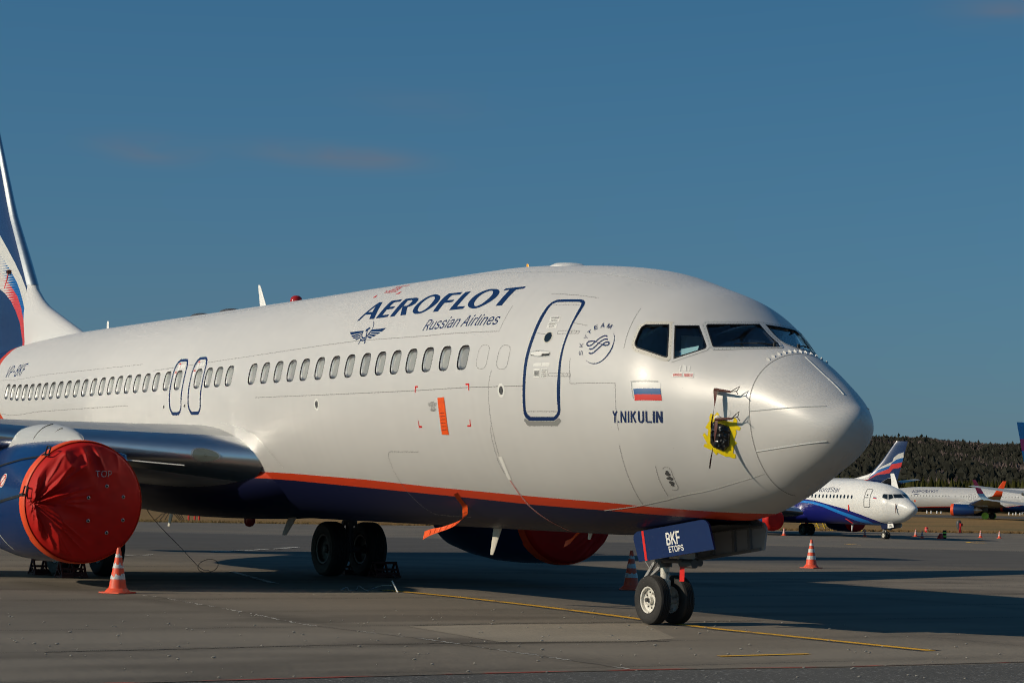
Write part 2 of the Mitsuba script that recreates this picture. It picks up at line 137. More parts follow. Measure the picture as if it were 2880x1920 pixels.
    'yellow': [[(1.683,-0.0993),(1.646,-0.11),(1.645,-0.1264),(1.598,-0.0859),(1.572,-0.1097),(1.614,-0.143),(1.593,-0.1515),(1.534,-0.1662),(1.406,-0.1858),(1.391,-0.1447),(1.373,-0.1449),(1.35,-0.1689),(1.364,-0.2226),(1.315,-0.2454),(1.337,-0.2814),(1.382,-0.2671),(1.382,-0.3065),(1.429,-0.3769),(1.399,-0.4106),(1.448,-0.4437),(1.488,-0.5158),(1.461,-0.5323),(1.477,-0.5732),(1.518,-0.5709),(1.55,-0.5472),(1.601,-0.5411),(1.681,-0.4892),(1.711,-0.5137),(1.742,-0.46),(1.843,-0.4155),(1.822,-0.3886),(1.782,-0.3937),(1.819,-0.3033),(1.791,-0.2813),(1.76,-0.322),(1.733,-0.254),(1.77,-0.2341),(1.704,-0.1699),(1.703,-0.1374)]],
    'bag': [[(1.658,-0.1786),(1.636,-0.1788),(1.532,-0.2061),(1.464,-0.2341),(1.448,-0.2849),(1.504,-0.4322),(1.588,-0.4828),(1.718,-0.4267),(1.74,-0.3792),(1.697,-0.2412),(1.68,-0.203)]],
    'probes': [[(1.536,0.2535),(1.514,-0.0983)],[(1.551,0.2045),(1.538,-0.122)]],
    'vg': [[(1.266,1.0034),(1.251,1.1098),(1.22,1.2185),(1.201,1.3182),(1.184,1.4173),(1.165,1.5169),(1.15,1.6219),(1.149,1.7588),(1.598,2.2235),(1.221,2.0848)]],
    'dots': [[(5.65,-0.0618)],[(11.638,-0.1077)]],
    'small': [[(18.422,-0.05),(18.354,-0.0507),(18.356,-0.0731),(18.424,-0.0725)],[(17.375,-0.0507),(17.31,-0.0514),(17.312,-0.0738),(17.378,-0.0732)]],
    'porthole': [[(4.7,0.3835),(4.616,0.3865),(4.743,0.4227)]],
    'crownred': [[(11.298,0.9744),(11.302,1.0324),(11.201,0.9774)],[(10.512,0.9846),(10.419,1.0304),(10.381,0.9796)],[(11.167,1.1901),(10.707,1.2029),(10.666,1.1888),(11.107,1.1723)]],
    'crowntext': [[(11.034,1.1031),(10.698,1.0987),(11.154,1.1628)],[(11.091,1.042),(10.586,1.0285),(11.239,1.1095)]],
    'stripe_t': [[(15.697,-0.6591),(13.433,-0.682),(10.731,-0.7353),(8.608,-0.7952),(5.793,-0.8544),(4.124,-0.9198),(3.215,-1.0253),(2.305,-1.2112),(1.957,-1.423),(1.911,-1.6486)]],
    'stripe_b': [[(15.359,-0.7308),(13.52,-0.7564),(10.936,-0.8172),(7.812,-0.8973),(6.0,-0.9464),(4.309,-1.0115),(3.408,-1.1247),(2.69,-1.3062),(2.362,-1.6347)]],
    'tailred': [[(30.224,1.2154),(30.555,1.1974),(31.051,1.1526),(30.471,0.8748),(30.306,0.7388),(30.321,0.6268)]],
    'tailred2': [[(28.848,-0.1001),(28.641,-0.1372),(28.471,-0.1685)]],
    'fairing': [[(15.691,-0.2176),(15.199,-0.2387),(14.62,-0.2836),(14.31,-0.3327),(14.05,-0.4061),(13.84,-0.4934),(13.64,-0.6243)]],
    'w3': [[(2.911,0.6831),(2.838,0.6977),(2.77,0.7137),(2.706,0.7312),(2.648,0.7501),(2.593,0.7704),(2.542,0.7221),(2.503,0.6768),(2.468,0.6317),(2.436,0.5866),(2.408,0.5415),(2.382,0.4962),(2.359,0.4507),(2.368,0.4345),(2.395,0.4293),(2.447,0.4288),(2.501,0.4286),(2.557,0.4286),(2.616,0.429),(2.679,0.4299),(2.746,0.4315),(2.818,0.4339),(2.872,0.4538),(2.898,0.4782),(2.914,0.5332),(2.936,0.5892),(2.949,0.644)]],
    'w2': [[(2.518,0.7857),(2.476,0.8057),(2.436,0.8268),(2.398,0.8489),(2.361,0.8722),(2.325,0.8967),(2.29,0.9224),(2.234,0.89),(2.179,0.8575),(2.126,0.8248),(2.075,0.7915),(2.025,0.7574),(2.009,0.7296),(2.017,0.7061),(2.045,0.6683),(2.074,0.6321),(2.105,0.5975),(2.138,0.5645),(2.171,0.5329),(2.206,0.5028),(2.241,0.4739),(2.277,0.4461),(2.299,0.4892),(2.322,0.532),(2.348,0.5745),(2.376,0.6169),(2.407,0.6591),(2.441,0.7012),(2.477,0.7434)]],
    'w1': [[(2.236,0.9986),(2.205,1.0298),(2.176,1.0627),(2.149,1.0974),(2.124,1.134),(2.101,1.1724),(2.08,1.2127),(2.062,1.255),(2.046,1.2994),(2.033,1.3458),(2.023,1.3945),(2.017,1.4455),(2.015,1.4991),(2.017,1.5555),(2.024,1.6151),(2.005,1.6303),(1.939,1.6186),(1.87,1.6048),(1.795,1.5859),(1.707,1.5567),(1.598,1.5074),(1.465,1.431),(1.446,1.3984),(1.464,1.345),(1.488,1.2966),(1.514,1.252),(1.543,1.2103),(1.574,1.1708),(1.605,1.1327),(1.637,1.0958),(1.669,1.0596),(1.702,1.0241),(1.734,0.989),(1.768,0.9546),(1.801,0.9206),(1.835,0.8874),(1.87,0.855),(1.905,0.8235),(1.942,0.793),(1.964,0.7957),(2.014,0.8325),(2.065,0.8679),(2.118,0.9025),(2.172,0.9367),(2.229,0.9708)]],
}
# ------------------------------------------------------------------ helpers
def bsdf(name, rgb, rough=0.5, metal=0.0, coat=0.0, spec=0.5, two=True, **kw):
    col = rgb if isinstance(rgb, dict) else {'type': 'rgb', 'value': list(rgb)}
    b = {'type': 'principled', 'base_color': col, 'roughness': rough, 'metallic': metal, 'specular': spec, **kw}
    if coat:
        b.update(clearcoat=coat, clearcoat_gloss=kw.get('clearcoat_gloss', 0.97))
    scene['mat_' + name] = {'type': 'twosided', 'bsdf': b} if two else b
    return 'mat_' + name


def key_for(name):
    if name not in scene and name not in labels:
        return name
    k = 1
    while f'{name}_{k:03d}' in scene or f'{name}_{k:03d}' in labels:
        k += 1
    return f'{name}_{k:03d}'


def part(name, mesh, mat, smooth=30, label=None, tf=None, kind=None):
    """One entry of the scene; mesh is a trimesh, a (v, f) pair or a (v, f, normals) triple."""
    key = key_for(name)
    if isinstance(mesh, tuple) and len(mesh) == 3:
        d = {'type': 'ply', 'filename': meshkit.write_ply((mesh[0], mesh[1]), normals=mesh[2]), 'face_normals': False, 'bsdf': {'type': 'ref', 'id': mat}}
    else:
        d = mikit.ply(mesh, mat, smooth=smooth)
    if tf is not None:
        d['to_world'] = T(tf)
    scene[key] = d
    if label or kind:
        labels[key] = {k: v for k, v in (('label', label), ('kind', kind)) if v}
    return key


def thing(name, label, cat, group=None, kind=None):
    key = key_for(name)
    labels[key] = {'label': label, 'category': cat}
    if group:
        labels[key]['group'] = group
    if kind:
        labels[key]['kind'] = kind
    return key


def tri(v, f):
    f = np.asarray(f)
    return trimesh.Trimesh(np.asarray(v, float), f, process=False)


def grid_faces(n, m, wrap=False):
    i = np.arange(n * m).reshape(n, m)
    if wrap:
        i = np.concatenate([i, i[:, :1]], 1)
    a, b, c, d = i[:-1, :-1], i[1:, :-1], i[1:, 1:], i[:-1, 1:]
    return np.concatenate([np.stack([a, b, c], -1).reshape(-1, 3), np.stack([a, c, d], -1).reshape(-1, 3)])


def cat(*ms):
    return trimesh.util.concatenate([m for m in ms])


def box(lo, hi):
    lo, hi = np.asarray(lo, float), np.asarray(hi, float)
    m = trimesh.creation.box(extents=np.abs(hi - lo))
    m.apply_translation((lo + hi) / 2)
    return m


def frame_of(d):
    d = d / np.linalg.norm(d)
    a = np.array([0, 0, 1.0]) if abs(d[2]) < .9 else np.array([1.0, 0, 0])
    x = np.cross(a, d)
    x /= np.linalg.norm(x)
    return x, np.cross(d, x)


def tube(pts, r, n=8, caps=True):
    pts = np.asarray(pts, float)
    r = np.broadcast_to(np.asarray(r, float), len(pts))
    t = np.gradient(pts, axis=0)
    rings, x = [], None
    a = np.arange(n) * 2 * np.pi / n
    for p, d, q in zip(pts, t, r):
        d = d / np.linalg.norm(d)
        if x is None:
            x, y = frame_of(d)
        else:
            x = x - d * (x @ d)
            x /= np.linalg.norm(x)
            y = np.cross(d, x)
        rings.append(p + q * (np.cos(a)[:, None] * x + np.sin(a)[:, None] * y))
    v = np.concatenate(rings)
    f = grid_faces(len(pts), n, True)[:, ::-1]
    if caps:
        k = len(v)
        v = np.vstack([v, pts[0], pts[-1]])
        i = np.arange(n)
        j = (i + 1) % n
        o = (len(pts) - 1) * n
        f = np.vstack([f, np.stack([j, i, i * 0 + k], 1)[:, ::-1], np.stack([i + o, j + o, i * 0 + k + 1], 1)])
    m = tri(v, f)
    return m


def bar(a, b, w, h):
    """A square bar from a to b."""
    a, b = np.asarray(a, float), np.asarray(b, float)
    x, y = frame_of(b - a)
    c = [(-1, -1), (1, -1), (1, 1), (-1, 1)]
    v = np.array([p + x * i * w / 2 + y * j * h / 2 for p in (a, b) for i, j in c])
    f = [[0, 2, 1], [0, 3, 2], [4, 5, 6], [4, 6, 7]] + [q for k in range(4) for q in ([k, (k + 1) % 4, 4 + (k + 1) % 4], [k, 4 + (k + 1) % 4, 4 + k])]
    return tri(v, f)


def lathe(prof, n=48, axis='z', centre=(0, 0, 0), squash=None):
    """Revolve (radius, height) pairs."""
    prof = np.asarray(prof, float)
    a = np.arange(n) * 2 * np.pi / n
    x = prof[:, :1] * np.cos(a)
    y = prof[:, :1] * np.sin(a)
    z = np.broadcast_to(prof[:, 1:], x.shape)
    p = {'z': (x, y, z), 'y': (y, z, x), 'x': (z, x, y)}[axis]
    v = np.stack(p, -1)
    m = tri(v.reshape(-1, 3) + np.asarray(centre, float), grid_faces(len(prof), n, True))
    return m


def strip(pts, widths, side=None):
    """A ribbon along pts; side gives the direction across it at each point."""
    pts = np.asarray(pts, float)
    side = np.asarray(side, float)
    if side.ndim == 1:
        side = np.tile(side, (len(pts), 1))
    side = side / np.linalg.norm(side, axis=1, keepdims=True)
    w = np.broadcast_to(np.asarray(widths, float), len(pts))[:, None] / 2
    v = np.stack([pts - side * w, pts + side * w], 1).reshape(-1, 3)
    return tri(v, grid_faces(len(pts), 2))


def plate(poly, axis, at, thick, bevel=0.0):
    """A plate with outline poly: axis 'y' gives (x, z) outlines extruded along y around 'at'."""
    m = trimesh.creation.extrude_polygon(sg.Polygon(poly), thick, engine='earcut')
    v = m.vertices.copy()
    if axis == 'y':
        m.vertices = np.stack([v[:, 0], at - thick / 2 + v[:, 2], v[:, 1]], 1)
        m.invert()
    elif axis == 'x':
        m.vertices = np.stack([at - thick / 2 + v[:, 2], v[:, 0], v[:, 1]], 1)
    else:
        m.vertices = np.stack([v[:, 0], v[:, 1], at - thick / 2 + v[:, 2]], 1)
    m.fix_normals()
    return m


def tri2d(poly, size):
    vs, fs, k = [], [], 0
    for g in getattr(poly, 'geoms', [poly]):
        if g.is_empty or g.area < 1e-9:
            continue
        v, f = trimesh.creation.triangulate_polygon(g, engine='earcut')
        v3, f = trimesh.remesh.subdivide_to_size(np.c_[v, 0 * v[:, 0]], f, size, max_iter=12)
        vs.append(v3[:, :2])
        fs.append(f + k)
        k += len(v3)
    return np.vstack(vs), np.vstack(fs)


AK = 1.9   # girth angle to metres, roughly


def skin_poly(rings, holes=()):
    """A polygon on the skin from (s, angle) rings."""
    p = sg.Polygon([(s, a * AK) for s, a in rings], [[(s, a * AK) for s, a in h] for h in holes])
    return p if p.is_valid else p.buffer(0)


def on_skin(v2, f, off=0.003):
    s, th = v2[:, 0], v2[:, 1] / AK
    n = fn(s, th)
    p = fp(s, th) + n * off
    g = np.cross(p[f[:, 1]] - p[f[:, 0]], p[f[:, 2]] - p[f[:, 0]])
    if np.sum(g * n[f[:, 0]]) < 0:
        f = f[:, ::-1]
    return p, f, n


def decal(poly, off=0.003, size=0.07):
    return on_skin(*tri2d(poly, size), off)


def line_poly(pts, w):
    return sg.LineString([(s, a * AK) for s, a in pts]).buffer(w / 2, cap_style=2, join_style=1)


def text2d(text, bold=False):
    """Lettering as flat triangles: (points with capital height 1, triangles)."""
    m = meshkit.text_mesh(text, 1.0, depth=0.2, bold=bold)
    keep = m.vertices[m.faces][:, :, 2].min(1) > 0.1
    f = m.faces[keep]
    u, inv = np.unique(f, return_inverse=True)
    return m.vertices[u][:, :2], inv.reshape(-1, 3)


def skin_text(text, three, bold=False, off=0.003, fit=True):
    """Lettering on the skin; three = where the text starts, where it ends and where the first capital's top is."""
    v, f = text2d(text, bold)
    o, x, h = [np.array([a, b * AK]) for a, b in three]
    v = v - [v[:, 0].min(), 0]
    w = v[:, 0].max() if fit else 1.0
    q = o + v[:, :1] / w * (x - o) + v[:, 1:] * (h - o)
    q3, f = trimesh.remesh.subdivide_to_size(np.c_[q, 0 * q[:, 0]], f, 0.12, max_iter=8)
    return on_skin(q3[:, :2], f, off)


def pw(x, xs, ys):
    """Piecewise linear, in drjit."""
    y = mi.Float(ys[0])
    for x0, x1, y0, y1 in zip(xs, xs[1:], ys, ys[1:]):
        y = dr.select(x > x0, y0 + (y1 - y0) * dr.minimum((x - x0) / (x1 - x0), 1.0), y)
    return y


def local(tf):
    """World points back to an airliner's own frame, in drjit."""
    if tf is None:
        return lambda p: p
    m = [[float(x) for x in r] for r in np.linalg.inv(tf)]
    return lambda p: mi.Point3f(*[m[i][0] * p.x + m[i][1] * p.y + m[i][2] * p.z + m[i][3] for i in range(3)])


# ------------------------------------------------------------------ shared materials
NAVY, RED, SILVER = (0.004, 0.007, 0.040), (0.62, 0.05, 0.012), (0.585, 0.575, 0.565)
bsdf('white', (.74, .73, .70), .35, coat=.6)
bsdf('offwhite', (.58, .55, .48), .45)
bsdf('grey', (.30, .30, .30), .45)
bsdf('light_grey', (.44, .45, .45), .4, coat=.5)
bsdf('dark_grey', (.07, .07, .072), .5)
bsdf('black', (.012, .012, .013), .45)
bsdf('rubber', {**mikit.proc(lambda p, n, uv: mix((.020, .020, .021), (.042, .039, .036), fbm(p.x * 9, p.y * 9, p.z * 9)))}, .72, spec=.35)
bsdf('navy_print', (.004, .020, .085), .35, coat=.4)
bsdf('navy', NAVY, .25, coat=1.0)
bsdf('seam', (.24, .235, .23), .6)
bsdf('seam_light', (.80, .79, .76), .25, metal=.3)
bsdf('metal', {**mikit.proc(lambda p, n, uv: mix((.68, .69, .70), (.84, .84, .84), fbm(p.x * 5, p.y * 5, p.z * 11)))}, .27, metal=1.0)
bsdf('steel', (.42, .42, .42), .35, metal=.9)
bsdf('chrome', (.80, .80, .80), .12, metal=1.0)
bsdf('hub_white', {**mikit.proc(lambda p, n, uv: mix((.66, .64, .58), (.22, .20, .17), smoothstep(.52, .75, fbm(p.x * 14, p.y * 14, p.z * 14, 4))))}, .45)
bsdf('sill', (.16, .16, .16), .5)
bsdf('red_mark', (.62, .02, .015), .4)
bsdf('blue_mark', (.0, .085, .27), .4)
bsdf('orange_tape', {**mikit.proc(lambda p, n, uv: mix((.83, .105, .012), (.72, .075, .010), noise(p.x * 20, p.y * 20, p.z * 20)))}, .45)
bsdf('rust_red', {**mikit.proc(lambda p, n, uv: mix((.10, .016, .014), (.05, .02, .018), fbm(p.x * 12, p.y * 12, p.z * 12)))}, .65)
bsdf('yellow_tape', {**mikit.proc(lambda p, n, uv: mix((.80, .62, .004), (.70, .52, .004), noise(p.x * 30, p.y * 30, p.z * 30)))}, .3, coat=.3)
bsdf('plastic_bag', (.010, .010, .011), .16, spec=.7)
bsdf('strap_brown', (.075, .015, .009), .6)
bsdf('shade_grey', {**mikit.proc(lambda p, n, uv: mix((.235, .24, .235), (.31, .315, .30), smoothstep(.2, .8, noise(p.x * 1.9, 3, p.z * .2))))}, .3, coat=.7)
bsdf('orange_glow', (.85, .38, .01), .3)
bsdf('beacon', (.35, .01, .006), .12, coat=1.0)
bsdf('yellow_frame', (.62, .40, .02), .5)
bsdf('hi_vis', (.42, .75, .08), .6)
scene['mat_glass'] = {'type': 'thindielectric', 'int_ior': 1.55}
bsdf('glass_dark', (.012, .018, .024), .06, spec=.7)
# ------------------------------------------------------------------ liveries
ST_T = ([1.95, 2.3, 3.2, 4.1, 5.8, 8.6, 10.7, 13.4, 15.7, 21], [1.58, 1.59, 1.63, 1.68, 1.74, 1.85, 1.95, 2.04, 2.09, 2.16])
ST_B = ([2.36, 2.7, 3.4, 4.3, 6, 7.8, 10.9, 13.5, 15.4, 21], [1.48, 1.50, 1.53, 1.57, 1.62, 1.70, 1.82, 1.92, 1.97, 2.04])
TAIL = ([2.0, 2.6, 3.2, 3.4, 4.64, 4.9, 5.12, 5.4], [22, 26.5, 28.45, 28.85, 30.2, 30.45, 31.05, 32.0])


def silver_body(tf=None, dirt=1.0):
    loc = local(tf)

    def f(p, n, uv):
        q = loc(p)
        s = -q.x
        grime = fbm(s * 1.1, q.y * .8, q.z * 3.0, 4)
        streak = noise(s * 9.0, q.y * .6, q.z * .35)
        c = mi.Color3f(*SILVER) * (0.965 + .05 * grime + dirt * .025 * (streak - .5))
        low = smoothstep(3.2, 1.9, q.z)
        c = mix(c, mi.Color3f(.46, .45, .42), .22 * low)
        c = dr.select(q.z < pw(s, *ST_T), mi.Color3f(*RED), c)
        c = dr.select(q.z < pw(s, *ST_B), mi.Color3f(*NAVY), c)
        edge = pw(q.z, *TAIL)
        c = dr.select(s > edge, mi.Color3f(*RED), c)
        return dr.select(s > edge + .38, mi.Color3f(.004, .022, .095), c)
    return mikit.proc(f)


def fin_of(curves, front, tf=None, hatch=False):
    """Fin paint: four boundaries as (heights, distances aft)."""
    loc = local(tf)

    def f(p, n, uv):
        q = loc(p)
        s, z = -q.x, q.z
        c = mi.Color3f(.004, .028, .11)
        a, b, d, e = [pw(z, *k) for k in curves]
        w = mi.Color3f(.62, .61, .58)
        blue, red = mi.Color3f(.0, .095, .33), mi.Color3f(.58, .035, .035)
        c = dr.select(s > a, w, c)
        c = dr.select(s > b, blue, c)
        c = dr.select(s > d, red, c)
        if hatch:
            line = smoothstep(.42, .58, abs((z * 15.5 - .5 * s) - dr.floor(z * 15.5 - .5 * s) - .5) * 2 + .5 - .9 * smoothstep(32.7, 33.7, s - .35 * (z - 6.4)) )
            c = dr.select(s > b, mix(w, c, line), c)
        c = dr.select(s > e, mi.Color3f(.004, .022, .095), c)
        c = dr.select(s < pw(z, *front), mi.Color3f(*SILVER) * 1.12, c)
        return c
    return mikit.proc(f)


FIN_MAIN = [([5.2, 6.01, 6.34, 6.63, 7.01, 7.39, 7.79, 8.7, 9.5], [31.6, 31.85, 31.97, 32.21, 32.63, 33.12, 33.72, 35.2, 36.8]),
            ([5.29, 5.75, 6.14, 6.47, 6.84, 7.2, 7.69, 7.86, 8.8], [31.65, 31.82, 32.0, 32.36, 32.78, 33.31, 34.21, 34.58, 36.6]),
            ([5.29, 5.77, 6.15, 6.49, 6.77, 7.06, 7.39, 8.1], [31.66, 31.85, 32.21, 32.63, 33.15, 33.74, 34.52, 36.5]),
            ([5.29, 5.81, 6.1, 6.39, 6.62, 6.75, 6.86, 7.1], [31.9, 32.22, 32.58, 33.05, 33.58, 33.99, 34.45, 36.3])]
FIN_FRONT = ([5.3, 6.34, 7.15, 8.72, 10.5, 12.6], [31.74, 32.06, 32.4, 33.72, 35.02, 36.75])
FIN_FAR = [([5.0, 6.25, 7.74, 8.67, 9.44, 10.14, 10.61], [31.0, 31.8, 33.99, 36.02, 36.31, 37.18, 38.6]),
           ([4.9, 5.61, 7.03, 7.93, 8.46, 9.1, 9.57], [31.0, 31.52, 33.12, 35.59, 35.95, 36.89, 38.6]),
           ([4.8, 5.12, 6.4, 7.27, 8.18, 8.33, 8.69], [31.0, 31.1, 32.98, 35.31, 35.88, 36.9, 38.4]),
           ([4.7, 4.93, 6.05, 6.44, 7.28, 7.43, 7.93], [30.8, 30.9, 32.98, 35.46, 36.11, 37.2, 38.2])]
FIN_FRONT_FAR = ([5.3, 6.34, 7.15, 8.72, 10.5, 12.6], [31.2, 31.7, 32.25, 33.6, 34.95, 36.6])


def metal_paint(name, tex, rough=.46, metal=.10):
    bsdf(name, tex, rough, metal=metal, coat=.3, clearcoat_gloss=.93)


metal_paint('silver', silver_body())
metal_paint('plain_silver', (.57, .565, .555))
metal_paint('fin_main', fin_of(FIN_MAIN, FIN_FRONT, hatch=True), .35, .05)
bsdf('engine_navy', {**mikit.proc(lambda p, n, uv: mi.Color3f(.0010, .024, .110) * (.92 + .16 * fbm(p.x * 2, p.y * 2, p.z * 2)))}, .22, coat=1.0)
bsdf('wing_grey', {**mikit.proc(lambda p, n, uv: mi.Color3f(.36, .36, .35) * (.9 + .2 * fbm(p.x * .8, p.y * .8, p.z * 3, 4)))}, .35, metal=.15, coat=.8)


# ------------------------------------------------------------------ airliner pieces, in the airliner's own frame
def airfoil(n=26, tc=.12):
    t = (1 - np.cos(np.linspace(0, np.pi, n))) / 2
    y = 5 * tc * (.2969 * np.sqrt(t) - .126 * t - .3516 * t ** 2 + .2843 * t ** 3 - .1036 * t ** 4)
    cam = .018 * np.sin(np.pi * t) * (1 - .3 * t)
    return np.concatenate([np.stack([t, cam + y], 1)[::-1], np.stack([t, cam - y], 1)[1:]])


def loft(sections):
    """sections: rows of points, each a closed loop of the same length."""
    v = np.stack(sections)
    n, m = v.shape[:2]
    return tri(v.reshape(-1, 3), grid_faces(n, m, True))


WY = [1.55, 4.83, 5.9, 10.0, 14.0, 17.1]
WLE = [14.45, 17.10, 17.66, 19.80, 21.90, 23.52]
WCH = [8.6, 5.75, 5.15, 3.75, 2.5, 1.62]
WZ = [2.26, 2.55, 2.66, 3.08, 3.50, 3.83]
WTC = [.145, .125, .12, .112, .105, .10]


def wing_sections(side, lo, hi, n=26, up=0.0):
    ys = np.unique(np.r_[WY, np.linspace(1.55, 17.1, 14)])
    out = []
    for y in ys:
        le, ch, z, tc = (np.interp(y, WY, a) for a in (WLE, WCH, WZ, WTC))
        a = airfoil(n, tc)
        k = (a[:, 0] >= lo - 1e-6) & (a[:, 0] <= hi + 1e-6)
        a = a[k]
        inc = math.radians(1.5 - 2.5 * (y - 1.55) / 15.5)
        x = le + a[:, 0] * ch
        zz = z + a[:, 1] * ch - (a[:, 0] * ch) * math.tan(inc)
        out.append(np.stack([-x, np.full(len(x), side * y), zz], 1))
    return out


def wing_parts(root, side, tf, tip='mat_white', metal='mat_metal', n=26, tipmat2=None):
    k = part(root + '__wing', loft(wing_sections(side, .0, 1.0, n)), 'mat_wing_grey', 40, tf=tf)
    secs = wing_sections(side, 0, .085, n)
    base = wing_sections(side, 0, 1.0, n)
    le = []
    for a in secs:
        c = a.mean(0)
        d = a - c
        d /= np.linalg.norm(d, axis=1, keepdims=True)
        le.append(a + d * .012)
    v = np.stack(le)
    part(k + '__leading_edge', tri(v.reshape(-1, 3), grid_faces(*v.shape[:2])), metal, 40, tf=tf)
    # blended winglet
    path = [(17.1, 3.83, 23.52, 1.62, 0), (17.45, 3.95, 23.8, 1.45, .25), (17.75, 4.25, 24.05, 1.30, .7), (17.92, 4.7, 24.35, 1.15, 1.15), (18.08, 5.5, 24.9, .88, 1.32), (18.22, 6.3, 25.5, .58, 1.34)]
    a = airfoil(n, .10)
    w = []
    for y, z, le_, ch, rot in path:
        t = (a[:, 1]) * ch
        w.append(np.stack([-(le_ + a[:, 0] * ch), side * (y - t * math.sin(rot)), z + t * math.cos(rot)], 1))
    mm = loft(w)
    cap = w[-1]
    part(k + '__winglet', cat(mm, tri(cap, [[0, i, i + 1] for i in range(1, len(cap) - 1)])), tip, 40, tf=tf)
    return k


def tail_parts(root, tf, finmat, n=24, main=False):
    zs = [4.9, 5.28, 5.349, 5.7, 6.135, 6.362, 6.628, 7.0, 7.338, 8.757, 10.884, 12.3, 12.58]
    les = [27.3, 28.1, 28.37, 29.55, 31.0, 31.5, 31.92, 32.25, 32.55, 33.9, 35.42, 36.43, 36.75]
    tes = [37.0, 37.05, 37.08, 37.15, 37.25, 37.3, 37.4, 37.5, 37.6, 38.0, 38.55, 38.95, 39.0]
    tcs = [.075, .075, .076, .083, .098, .102, .104, .104, .104, .10, .095, .09, .05]
    rows = []
    for z in np.r_[4.95, np.linspace(5.2, 7.4, 26), np.linspace(7.6, 12.58, 12)]:
        le, te, tc = np.interp(z, zs, les), np.interp(z, zs, tes), np.interp(z, zs, tcs)
        a = airfoil(n, tc)
        y = (a[:, 1] - .018 * np.sin(np.pi * a[:, 0]) * (1 - .3 * a[:, 0])) * (te - le)
        rows.append(np.stack([-(le + a[:, 0] * (te - le)), y, np.full(len(a), z)], 1))
    top = rows[-1]
    f = part(root + '__fin', cat(loft(rows), tri(top, [[0, i, i + 1] for i in range(1, len(top) - 1)])), finmat, 40, tf=tf)
    rows = []
    for z in np.linspace(6.75, 12.45, 16):
        le, te, tc = np.interp(z, zs, les), np.interp(z, zs, tes), np.interp(z, zs, tcs)
        a = airfoil(n, tc)
        a = a[a[:, 0] < .055]
        y = (a[:, 1] - .018 * np.sin(np.pi * a[:, 0]) * (1 - .3 * a[:, 0])) * (te - le) * 1.05
        rows.append(np.stack([-(le - .015 + a[:, 0] * (te - le)), y, np.full(len(a), z)], 1))
    v = np.stack(rows)
    part(f + '__leading_edge', tri(v.reshape(-1, 3), grid_faces(*v.shape[:2])), 'mat_metal', 40, tf=tf)
    for side in (-1, 1):
        a = airfoil(n, .09)
        rows = [np.stack([-(le + a[:, 0] * ch), np.full(len(a), side * y), z + a[:, 1] * ch], 1) for y, le, ch, z in ((.25, 33.6, 4.2, 4.55), (4, 35.8, 2.7, 4.98), (7.0, 37.5, 1.7, 5.35), (7.18, 37.75, 1.2, 5.36))]
        top = rows[-1]
        part(root + '__tailplane', cat(loft(rows), tri(top, [[0, i, i + 1] for i in range(1, len(top) - 1)])), 'mat_wing_grey', 40, tf=tf)


def nacelle_ring(s, r, y0, z0, n=64):
    a = np.arange(n) * 2 * np.pi / n
    low = np.where(np.sin(a) < 0, .96, 1.0)
    return np.stack([np.full(n, -s), y0 + r * np.cos(a), z0 + r * low * np.sin(a)], 1)


NAC = [(14.40, .90), (14.36, .94), (14.38, .975), (14.5, 1.005), (14.8, 1.04), (15.3, 1.075), (16.0, 1.09), (16.8, 1.075), (17.6, 1.0), (18.3, .88)]


def engine_parts(root, side, tf, mat='mat_engine_navy'):
    y0, z0 = side * 4.83, 1.47
    body = loft([nacelle_ring(s, r, y0, z0) for s, r in NAC] + [nacelle_ring(18.3, .8, y0, z0)])
    k = part(root + '__engine', body, mat, 40, tf=tf)
    part(k + '__exhaust', loft([nacelle_ring(s, r, y0, z0, 40) for s, r in ((17.6, .8), (18.3, .62), (18.9, .5), (18.95, .44))] + [nacelle_ring(19.6, .1, y0, z0, 40)]), 'mat_steel', 40, tf=tf)
    part(k + '__fan', tri(np.vstack([nacelle_ring(14.9, .92, y0, z0), [[-14.6, y0, z0]]]), [[i, (i + 1) % 64, 64] for i in range(64)]), 'mat_dark_grey', 40, tf=tf)
    # pylon with its rounded fairing over the nacelle
    rows = []
    for s, zt, w in ((14.55, 2.52, .03), (14.9, 2.66, .20), (15.4, 2.76, .33), (16.0, 2.82, .42), (16.6, 2.83, .45), (17.2, 2.80, .42), (17.8, 2.74, .36), (18.6, 2.66, .28), (20.5, 2.4, .10)):
        t = np.linspace(0, np.pi, 15)
        zb = min(2.2, zt - .3)
        rows.append(np.stack([np.full(15, -s), y0 + w * np.cos(t), zb + (zt - zb) * np.sin(t) ** .75], 1))
    v = np.stack(rows)
    pk = part(root + '__pylon', tri(v.reshape(-1, 3), grid_faces(*v.shape[:2])), 'mat_light_grey', 50, tf=tf)
    if tf is None:
        for s0, s1, h0, h1 in ((15.95, 16.05, .55, .85), (15.35, 15.55, .60, .90)):
            u = np.linspace(0, 1, 10)
            t = np.pi * (h0 + (h1 - h0) * u) if side < 0 else np.pi * (1 - h0 - (h1 - h0) * u)
            w, zt = np.interp(s0, (14.9, 15.4, 16.0), (.20, .33, .42)), np.interp(s0, (14.9, 15.4, 16.0), (2.66, 2.76, 2.82))
            part(pk + '__slot', tube(np.stack([-(s0 + (s1 - s0) * u), y0 + (w + .004) * np.cos(t), 2.2 + (zt - 2.2 + .004) * np.sin(t) ** .75], 1), .012, 6), 'mat_black', 30)
    return k


